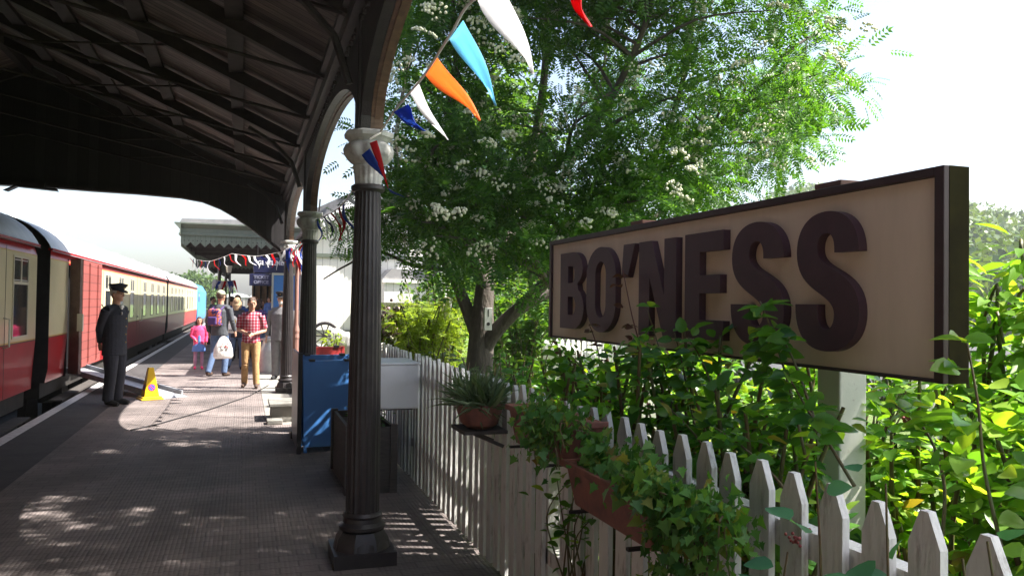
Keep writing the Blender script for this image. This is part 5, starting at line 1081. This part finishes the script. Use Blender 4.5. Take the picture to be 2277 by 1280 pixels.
def person(label, loc, rz, H=1.75, arms=None, legs=None, lean=0, head_turn=0, head_down=0, top='navycloth', bottom='navycloth', shoes='blackcloth', hair='hair', hairlen=0, cap=None, capmat='navycloth', short_sleeve=False, coat_len=.86, skirt=None, beard=None, vox=.009, girth=1.0, glasses=False, open_coat=None, detail=True):
    root = thing('person', label, 'person', loc, rz, 'people on the platform'); s = H/1.75
    arms = arms or {}; legs = legs or {}
    ln = lambda z: V((0, -lean*max(0, z-.9), 0))
    sh_ = {q: V((q*.185*girth, 0, 1.41))+ln(1.41) for q in (-1, 1)}
    el = {q: V(arms.get(q, ((q*.235*girth, .03, 1.12), 0))[0])+ln(1.12) for q in (-1, 1)}
    wr = {q: V(arms[q][1])+ln(.95) if q in arms else V((q*.25*girth, -.03, .88)) for q in (-1, 1)}
    hip = {q: V((q*.09, 0, .90)) for q in (-1, 1)}
    kn = {q: V(legs.get(q, ((q*.10, -.02, .48), 0))[0]) for q in (-1, 1)}
    an = {q: V(legs[q][1]) if q in legs else V((q*.105, .02, .08)) for q in (-1, 1)}
    sc = lambda p: V(p)*s
    g = girth
    def B_(): return MB()
    def tb(b, pts, r, n=14, ell=(1, 1)): b.tube([sc(p) for p in pts], [x*s for x in r], n, ell=ell)
    def bl(b, c, r, k=(1, 1, 1)): b.ball(sc(c), r*s, 14, 10, sc=k)
    R3 = Matrix.Rotation(head_turn, 3, 'Z') @ Matrix.Rotation(head_down, 3, 'X'); nb = V((0, 0, 1.50))+ln(1.5)
    def hd(p): return nb+R3 @ (V(p)-V((0, 0, 1.50)))
    # body
    b = B_(); tb(b, [V((0, 0, .86)), V((0, 0, 1.02))+ln(1.02), V((0, 0, 1.28))+ln(1.28), V((0, 0, 1.40))+ln(1.4), nb], [.135*g, .125*g, .15*g, .13, .055], ell=(1, .66))
    tb(b, [nb-V((0, 0, .06)), hd((0, -.005, 1.60))], [.058, .052])
    bl(b, hd((0, -.005, 1.655)), .098, (.80, .98, 1.10)); bl(b, hd((0, -.045, 1.595)), .058, (.92, 1, .95)); bl(b, hd((0, -.085, 1.568)), .020)
    tb(b, [hd((0, -.095, 1.665)), hd((0, -.122, 1.628))], [.009, .015], 8); bl(b, hd((0, -.098, 1.600)), .019, (1.3, .7, .45)); bl(b, hd((0, -.088, 1.69)), .03, (1.9, .5, .4))
    for q in (-1, 1):
        bl(b, hd((q*.082, .0, 1.64)), .022, (.4, .8, 1.3))
        tb(b, [sh_[q], sh_[q].lerp(el[q], .5), el[q]], [.05, .045, .037]); tb(b, [el[q], el[q].lerp(wr[q], .35), wr[q]], [.038, .036, .024])
        d = (wr[q]-el[q]).normalized(); sd = d.cross(V((0, 1, 0))); sd = sd.normalized() if sd.length > .1 else V((1, 0, 0)); up = sd.cross(d)
        pc = wr[q]+d*.045; tb(b, [wr[q], pc, wr[q]+d*.085], [.024, .036, .030], ell=(.55, 1) if abs(d.z) > .5 else (1, .55))
        a1 = up if abs(d.z) > .5 else sd
        for k in range(4):
            o_ = a1*(k-1.5)*.017; L_ = (.07, .08, .074, .055)[k]; in_ = (-sd*q if abs(d.z) > .5 else -up)
            tb(b, [wr[q]+d*.08+o_, wr[q]+d*(.08+L_*.55)+o_, wr[q]+d*(.08+L_*.85)+o_+in_*.018*(-1 if False else 1)], [.0092, .0088, .0075], 6)
        th = -a1 if a1.y > 0 or abs(a1.y) < .1 else a1; tb(b, [pc-d*.02+th*.02, pc+th*.045+d*.012, pc+th*.052+d*.038], [.012, .010, .008], 6)
        tb(b, [hip[q], hip[q].lerp(kn[q], .5), kn[q]], [.085, .07, .052]); tb(b, [kn[q], kn[q].lerp(an[q], .3), an[q]], [.052, .052, .033]); tb(b, [an[q], an[q]+V((q*.01, -.08, -.04)), an[q]+V((q*.015, -.15, -.05))], [.035, .034, .026], ell=(1, .8))
    solid('body', b, vox*s, 'skin', root)
    for q in (-1, 1):
        b = B_(); bl(b, hd((q*.032, -.090, 1.660)), .0105, (1.35, .6, .7)); b.build('eye', 'blackcloth', root, smooth='all')
    # hair
    if hair:
        b = B_(); bl(b, hd((0, .012, 1.68)), .102, (.84, 1.0, 1.02)); b2 = MB()
        c = hd((0, .012, 1.68))
        for i in range(26):
            a = random.uniform(0, 6.28); e = random.uniform(.3, 1.2); dd = R3 @ V((math.cos(a)*math.cos(e)*.8, math.sin(a)*math.cos(e), math.sin(e))); bl(b, c+dd*.092, random.uniform(.014, .024))
        if hairlen:
            tb(b, [hd((0, .03, 1.66)), hd((0, .06, 1.58)), hd((0, .07, 1.58-hairlen))], [.09, .088, .05], ell=(1, .6))
            for q in (-1, 1): tb(b, [hd((q*.075, 0, 1.68)), hd((q*.088, .01, 1.58)), hd((q*.085, .0, 1.60-hairlen*.8))], [.03, .03, .018], 8)
        # cut away the face
        keep = MB(); o = solid('hair', b, vox*s, hair, root, 1); me = o.data; bm = bmesh.new(); bm.from_mesh(me); inv = R3.inverted()
        kill = []
        for v in bm.verts:
            l = inv @ (v.co/s-nb)+V((0, 0, 1.5))
            if l.y < -.035 and l.z < 1.715 and abs(l.x) < .070: kill.append(v)
            elif l.z < 1.60 and not hairlen: kill.append(v)
        bmesh.ops.delete(bm, geom=kill, context='VERTS'); bm.to_mesh(me); bm.free(); so_ = o.modifiers.new('t', 'SOLIDIFY'); so_.thickness = .004
    if beard:
        b = B_(); bl(b, hd((0, -.062, 1.575)), .05, (1.0, .9, .9)); bl(b, hd((0, -.108, 1.613)), .016, (1.6, .5, .4)); solid('beard', b, vox*s, beard, root)
    if cap == 'peaked':
        b = B_(); pr = [(.088, 1.70), (.090, 1.735), (.125, 1.775), (.120, 1.795), (.03, 1.805)]
        n = 28; vs = [sc(hd((r*math.cos(2*PI*j/n), r*math.sin(2*PI*j/n)*1.08, z+(-.012*math.sin(2*PI*j/n) if i > 1 else 0)))) for i, (r, z) in enumerate(pr) for j in range(n)]
        b.add(vs, [(i*n+j, i*n+(j+1) % n, (i+1)*n+(j+1) % n, (i+1)*n+j) for i in range(len(pr)-1) for j in range(n)]+[tuple((len(pr)-1)*n+j for j in range(n)), tuple(range(n-1, -1, -1))])
        h = b.build('cap', capmat, root, smooth=True)
        b = B_(); top_ = [hd((.095*math.cos(a), -.06-.085*math.sin(a)*1.0-.01, 1.712-.028*math.sin(a))) for a in np.linspace(0, PI, 12)]; bot = [p-V((0, 0, .008)) for p in top_]
        b.add([sc(p) for p in top_+bot], [tuple(range(12)), tuple(range(23, 11, -1))]+[(j, 12+j, 12+(j+1) % 12, (j+1) % 12) for j in range(12)]); b.build('peak', 'blackcloth', h)
        b = B_(); bl(b, hd((0, -.103, 1.752)), .014, (1, .5, 1)); b.build('badge', 'gold', h)
    if cap == 'baseball':
        b = B_(); bl(b, hd((0, .008, 1.695)), .106, (.86, 1.0, .92)); o = solid('cap', b, vox*s, capmat, root); me = o.data; bm = bmesh.new(); bm.from_mesh(me); inv = R3.inverted()
        bmesh.ops.delete(bm, geom=[v for v in bm.verts if (inv @ (v.co/s-nb)).z+1.5 < 1.692], context='VERTS'); bm.to_mesh(me); bm.free(); so_ = o.modifiers.new('t', 'SOLIDIFY'); so_.thickness = .006
        b = B_(); top_ = [hd((.078*math.cos(a), -.07-.10*math.sin(a), 1.700-.012*math.sin(a))) for a in np.linspace(0, PI, 12)]; bot = [p-V((0, 0, .008)) for p in top_]
        b.add([sc(p) for p in top_+bot], [tuple(range(12)), tuple(range(23, 11, -1))]+[(j, 12+j, 12+(j+1) % 12, (j+1) % 12) for j in range(12)]); b.build('peak', capmat, o)
    # top / coat
    b = B_(); z0 = coat_len
    tb(b, [V((0, 0, z0)), V((0, 0, 1.02))+ln(1.02), V((0, 0, 1.20))+ln(1.2), V((0, 0, 1.34))+ln(1.34), V((0, 0, 1.445))+ln(1.445), V((0, .005, 1.495))+ln(1.5)], [.178*g, .165*g, .178*g, .175*g, .125, .072], 20, ell=(1, .70))
    tb(b, [sh_[-1]+V((.01, 0, 0)), V((0, 0, 1.435))+ln(1.43), sh_[1]-V((.01, 0, 0))], [.062, .07, .062])
    for q in (-1, 1):
        if short_sleeve: tb(b, [sh_[q], sh_[q].lerp(el[q], .85)], [.068, .062])
        else: tb(b, [sh_[q], sh_[q].lerp(el[q], .5), el[q]], [.066, .060, .054]); tb(b, [el[q], el[q].lerp(wr[q], .94)], [.054, .040])
    solid('coat' if coat_len < .8 else 'shirt', b, vox*1.1*s, top, root)
    if open_coat:
        b = B_(); tb(b, [V((0, -.035, z0-.05)), V((0, -.035, 1.1))+ln(1.1), V((0, -.03, 1.40))+ln(1.4)], [.14*g, .135*g, .10], 16, ell=(.6, .70)); solid('dress', b, vox*1.1*s, open_coat, root)
    # bottom
    if skirt:
        b = B_(); tb(b, [V((0, 0, 1.0)), V((0, 0, .8)), V((0, 0, .60))], [.13, .18, .22], 20, ell=(1, .75)); solid('skirt', b, vox*1.1*s, skirt, root)
    b = B_(); tb(b, [V((0, 0, 1.0))+ln(1.0), V((0, 0, .90)), V((0, 0, .84))], [.145*g, .16*g, .13], 18, ell=(1, .7))
    for q in (-1, 1):
        r = ((.098, .085, .066, .066, .060) if girth < 1.12 else (.115, .105, .085, .080, .078)) if not skirt else (.088, .072, .056, .054, .036)
        tb(b, [hip[q], hip[q].lerp(kn[q], .5), kn[q]], r[:3]); tb(b, [kn[q], kn[q].lerp(an[q], .5), an[q]-V((0, 0, .01))], r[2:])
    solid('trousers' if not skirt else 'tights', b, vox*1.1*s, bottom, root)
    for q in (-1, 1):
        b = B_(); a = an[q]; z = a.z-.08; tb(b, [V((a.x, a.y+.035, z+.05)), V((a.x, a.y-.02, z+.055)), V((a.x+q*.012, a.y-.12, z+.040)), V((a.x+q*.016, a.y-.19, z+.030))], [.042, .048, .044, .030], 12, ell=(1, .85)); tb(b, [a, a-V((0, 0, .04))], [.045, .045])
        solid('shoe', b, vox*s, shoes, root)
    root['_s'] = s; del root['_s']; return root
def add_to(root, b, nm, m, **k): return b.build(nm, m, root, **k)
# guard, seen from his right side: faces right (+X), a little away; hands behind his back
pg = at('Z', 0, 252, 900)
g_ = person('guard in black uniform and peaked cap standing with hands behind his back', (pg.x, pg.y, 0), math.radians(62), 1.80, arms={-1: ((-.215, .10, 1.13), (-.10, .17, .92)), 1: ((.215, .10, 1.13), (.06, .19, .91))}, top='navycloth', bottom='navycloth', coat_len=.74, cap='peaked', capmat='navycloth', hair='beardgrey', girth=1.2, head_down=.12, vox=.008)
b = MB(); b.tube([V((-.03, -.105, 1.50)), V((.03, -.105, 1.50))], .02, 8); b.ball((0, -.10, 1.475), .022, 8, 6); add_to(g_, b, 'collar', 'whitebag')
for i in range(4): b = MB(); b.ball((.05, -.148, 1.32-.12*i), .010, 8, 6); add_to(g_, b, 'button', 'gold')
b = MB(); b.tube([V((-.06, -.142, 1.40)), V((-.05, -.149, 1.40))], .022, 10); add_to(g_, b, 'badge', 'whitebag')
pp_ = at('Z', 0, 556, 862)
p_ = person('smiling man in red plaid shirt and mustard trousers holding a phone', (pp_.x, pp_.y, 0), math.radians(-6), 1.66, arms={-1: ((-.25, .06, 1.14), (-.09, -.20, 1.09)), 1: ((.26, .02, 1.12), (.07, -.22, 1.06))}, legs={-1: ((-.10, -.03, .48), (-.12, .10, .09)), 1: ((.10, -.04, .48), (.12, -.05, .08))}, top='plaid', bottom='khaki', shoes='brownshoe', short_sleeve=True, hair='hair', head_turn=.35, head_down=.12, coat_len=.88, vox=.008)
b = MB(); b.box(-.035, .035, -.325, -.255, 1.035, 1.05); add_to(p_, b, 'phone', 'blackcloth', bevel=.004)
pk = at('Z', 0, 486, 836)
k_ = person('man in cap and dark jacket seen from behind with a colourful backpack', (pk.x, pk.y, 0), math.radians(150), 1.80, arms={-1: ((-.26, -.03, 1.14), (-.25, -.16, .93)), 1: ((.25, .06, 1.12), (.26, -.02, .9))}, legs={-1: ((-.10, -.10, .50), (-.11, -.02, .08)), 1: ((.10, .04, .48), (.11, .22, .10))}, top='greyjacket', bottom='jeans', shoes='brownshoe', cap='baseball', capmat='capgreen', hair='hair', coat_len=.84, girth=1.08, lean=.05)
MT['packcloth'] = mat('patterned_backpack', (.05, .03, .16), (.55, .13, .06), .7, 16, 2, lo=.47, hi=.55)
b = MB(); b.box(-.14, .14, .13, .27, 1.08, 1.44); bp = add_to(k_, b, 'backpack', 'packcloth', bevel=.05); b = MB(); b.box(-.10, .10, .26, .31, 1.10, 1.27); add_to(k_, b, 'backpack_pocket', 'purple', bevel=.025)
for q in (-.11, .11): b = MB(); b.tube([V((q, .15, 1.42)), V((q, 0, 1.50)), V((q, -.13, 1.38)), V((q, -.13, 1.15)), V((q, .14, 1.10))], .014, 6); add_to(k_, b, 'strap', 'purple')
def bagthing(lb, loc, w_, h_, marks, rz=0):
    t = thing('carrier_bag', lb, 'bag', loc, rz); b = MB(); n = 16; vs = []; pr = [(1.0, 0, .35), (1.12, .12, .55), (1.05, .45, .6), (.8, .75, .45), (.45, .95, .2), (.2, 1.05, .1)]
    for k, z, dp in pr:
        for j in range(n): a = 2*PI*j/n; w3 = abs(math.cos(a))**.6*(1 if math.cos(a) > 0 else -1); vs.append((w_/2*k*w3+random.uniform(-.006, .006), w_/2*dp*math.sin(a), h_*z+random.uniform(-.005, .005)))
    b.add(vs, [(i*n+j, i*n+(j+1) % n, (i+1)*n+(j+1) % n, (i+1)*n+j) for i in range(len(pr)-1) for j in range(n)]+[tuple(range(n-1, -1, -1)), tuple((len(pr)-1)*n+j for j in range(n))]); b.build('sack', 'whitebag', t, smooth='all')
    for mk, m_ in marks: b = MB(); [b.box(x0, x1, -w_*.325, -w_*.30, z0, z1) for x0, x1, z0, z1 in mk]; b.build('printed_mark', m_, t)
    return t
pb = P(497, 775, pk.y*.90); 
bagthing('full white carrier bag with red print hanging from the backpack man\'s hand', (pb.x, pb.y-.12, .44), .34, .42, [([(-.07, .0, .30, .315), (-.045, -.03, .22, .30), (.02, .035, .22, .31), (.05, .065, .22, .31), (.065, .09, .29, .305), (.065, .09, .22, .235), (.085, .10, .235, .29)], 'red'), ([(-.06, .0, .185, .195), (.02, .08, .18, .19)], 'blackcloth')], .15)
# woman with white bag on her back, behind the plaid man
pw = at('Z', 0, 522, 822)
w_ = person('woman in dark coat turned away, hidden behind the plaid man', (pw.x+.02, pw.y, 0), math.radians(170), 1.66, top='navycloth', bottom='jeans', hair='blondhair', hairlen=.12, coat_len=.80, legs={-1: ((-.12, -.12, .50), (-.14, .02, .08)), 1: ((.10, .02, .5), (.14, .24, .12))})
t = thing('shoulder_bag', 'white rounded bag with a yellow patch on the woman\'s back', 'bag', (pw.x-.08, pw.y-.26, .86)); b = MB(); b.tube([V((0, .04, 0)), V((0, -.04, 0))], .001, 4); b.v = []; b.f = []; b.m = []
b.ball((0, 0, .12), .15, 16, 10, sc=(1, .4, .8)); b.ball((.0, 0, .30), .12, 16, 10, sc=(1, .4, 1)); o = solid('bag', b, .012, 'whitebag', t); b = MB(); b.ball((.03, -.045, .27), .06, 12, 8, sc=(1, .3, 1.1)); b.build('patch', 'yellow', t, smooth='all'); b = MB(); [b.box(x, x+.02, -.068, -.055, .06, .085) for x in (-.09, -.055, -.02, .02, .055)]; b.build('printed_mark', 'blackcloth', t)
b = MB(); b.tube([V((-.06, 0, .4)), V((-.04, .1, .5)), V((.05, .12, .45))], .01, 6); b.build('strap', 'blackcloth', t)
q = at('Z', 0, 525, 806); person('broad person in a blue coat with their back turned', (q.x, q.y+.6, 0), math.radians(185), 1.74, top='bluecoat', bottom='navycloth', hair='hair', coat_len=.76, girth=1.15, vox=.012)
q = at('Z', 0, 556, 803); person('balding person farther back in the crowd', (q.x+.1, q.y+1.5, 0), math.radians(160), 1.74, top='blackcloth', bottom='navycloth', hair=None, vox=.012)
q = at('Z', 0, 575, 812); person('person with a purple rucksack partly behind the plaid man', (q.x, q.y, 0), math.radians(130), 1.64, top='purple', bottom='jeans', hair='darkbrown', hairlen=.1, vox=.012)
q = at('Z', 0, 441, 820); gl = person('small girl in bright pink coat over a blue dress', (q.x, q.y, 0), math.radians(8), 1.20, top='pinkcoat', bottom='tights', shoes='pinkcoat', hair='darkbrown', hairlen=.16, coat_len=.80, skirt='bluedress', open_coat='bluedress', arms={-1: ((-.23, .02, 1.14), (-.12, -.14, 1.0)), 1: ((.23, .02, 1.12), (.22, -.06, .9))})
gl.scale = (1.05, 1.05, 1)
q = at('Z', 0, 623, 848); person('bearded man in grey uniform and cap behind the farthest column', (q.x+.02, q.y+.5, 0), math.radians(-20), 1.76, top='greysuit', bottom='greysuit', beard='beardgrey', cap='peaked', capmat='navycloth', hair='beardgrey', coat_len=.80, girth=1.15)
q = at('Z', 0, 598, 800); m_ = person('woman in dark clothes holding a small child by the doors', (q.x, q.y, 0), math.radians(10), 1.64, top='blackcloth', bottom='navycloth', hair='darkbrown', hairlen=.12, arms={-1: ((-.24, -.02, 1.14), (-.02, -.24, 1.12)), 1: ((.24, 0, 1.12), (.05, -.24, 1.05))}, vox=.012)
ch = person('small child in a pale top carried by the woman in black', (q.x-.04, q.y-.22, .84), math.radians(20), .86, top='bluedress', bottom='jeans', hair='hair', vox=.014, legs={-1: ((-.10, -.12, .62), (-.12, -.08, .30)), 1: ((.10, -.12, .62), (.12, -.08, .30))})
q = at('Z', 0, 462, 765); person('distant person leaning with an arm out by the locomotive', (q.x, q.y, 0), math.radians(80), 1.72, top='greyjacket', bottom='blackcloth', hair='darkbrown', lean=.25, arms={-1: ((-.3, -.05, 1.3), (-.5, -.1, 1.35)), 1: ((.24, .03, 1.12), (.25, -.03, .88))}, vox=.015)
q = at('Z', 0, 535, 790); person('tall distant person in dark green far back under the canopy', (q.x-.3, q.y+2, 0), 3.0, 1.72, top='darkgreen', bottom='jeans', hair='darkbrown', vox=.015)

# ================= HAZE
b = MB(); b.box(-345, 445, -125, 425, -2.5, 48); hz_ = b.build('haze', 'black'); hz_['kind'] = 'stuff'; hz_['label'] = 'thin bright summer haze over the far hillside'
m = bpy.data.materials.new('haze_air'); m.use_nodes = True; t = m.node_tree; t.nodes.remove(t.nodes['Principled BSDF']); pv = t.nodes.new('ShaderNodeVolumePrincipled')
pv.inputs['Color'].default_value = (.95, .97, 1, 1); pv.inputs['Density'].default_value = .0007; pv.inputs['Anisotropy'].default_value = .3
t.links.new(pv.outputs[0], t.nodes['Material Output'].inputs['Volume']); hz_.data.materials.clear(); hz_.data.materials.append(m)
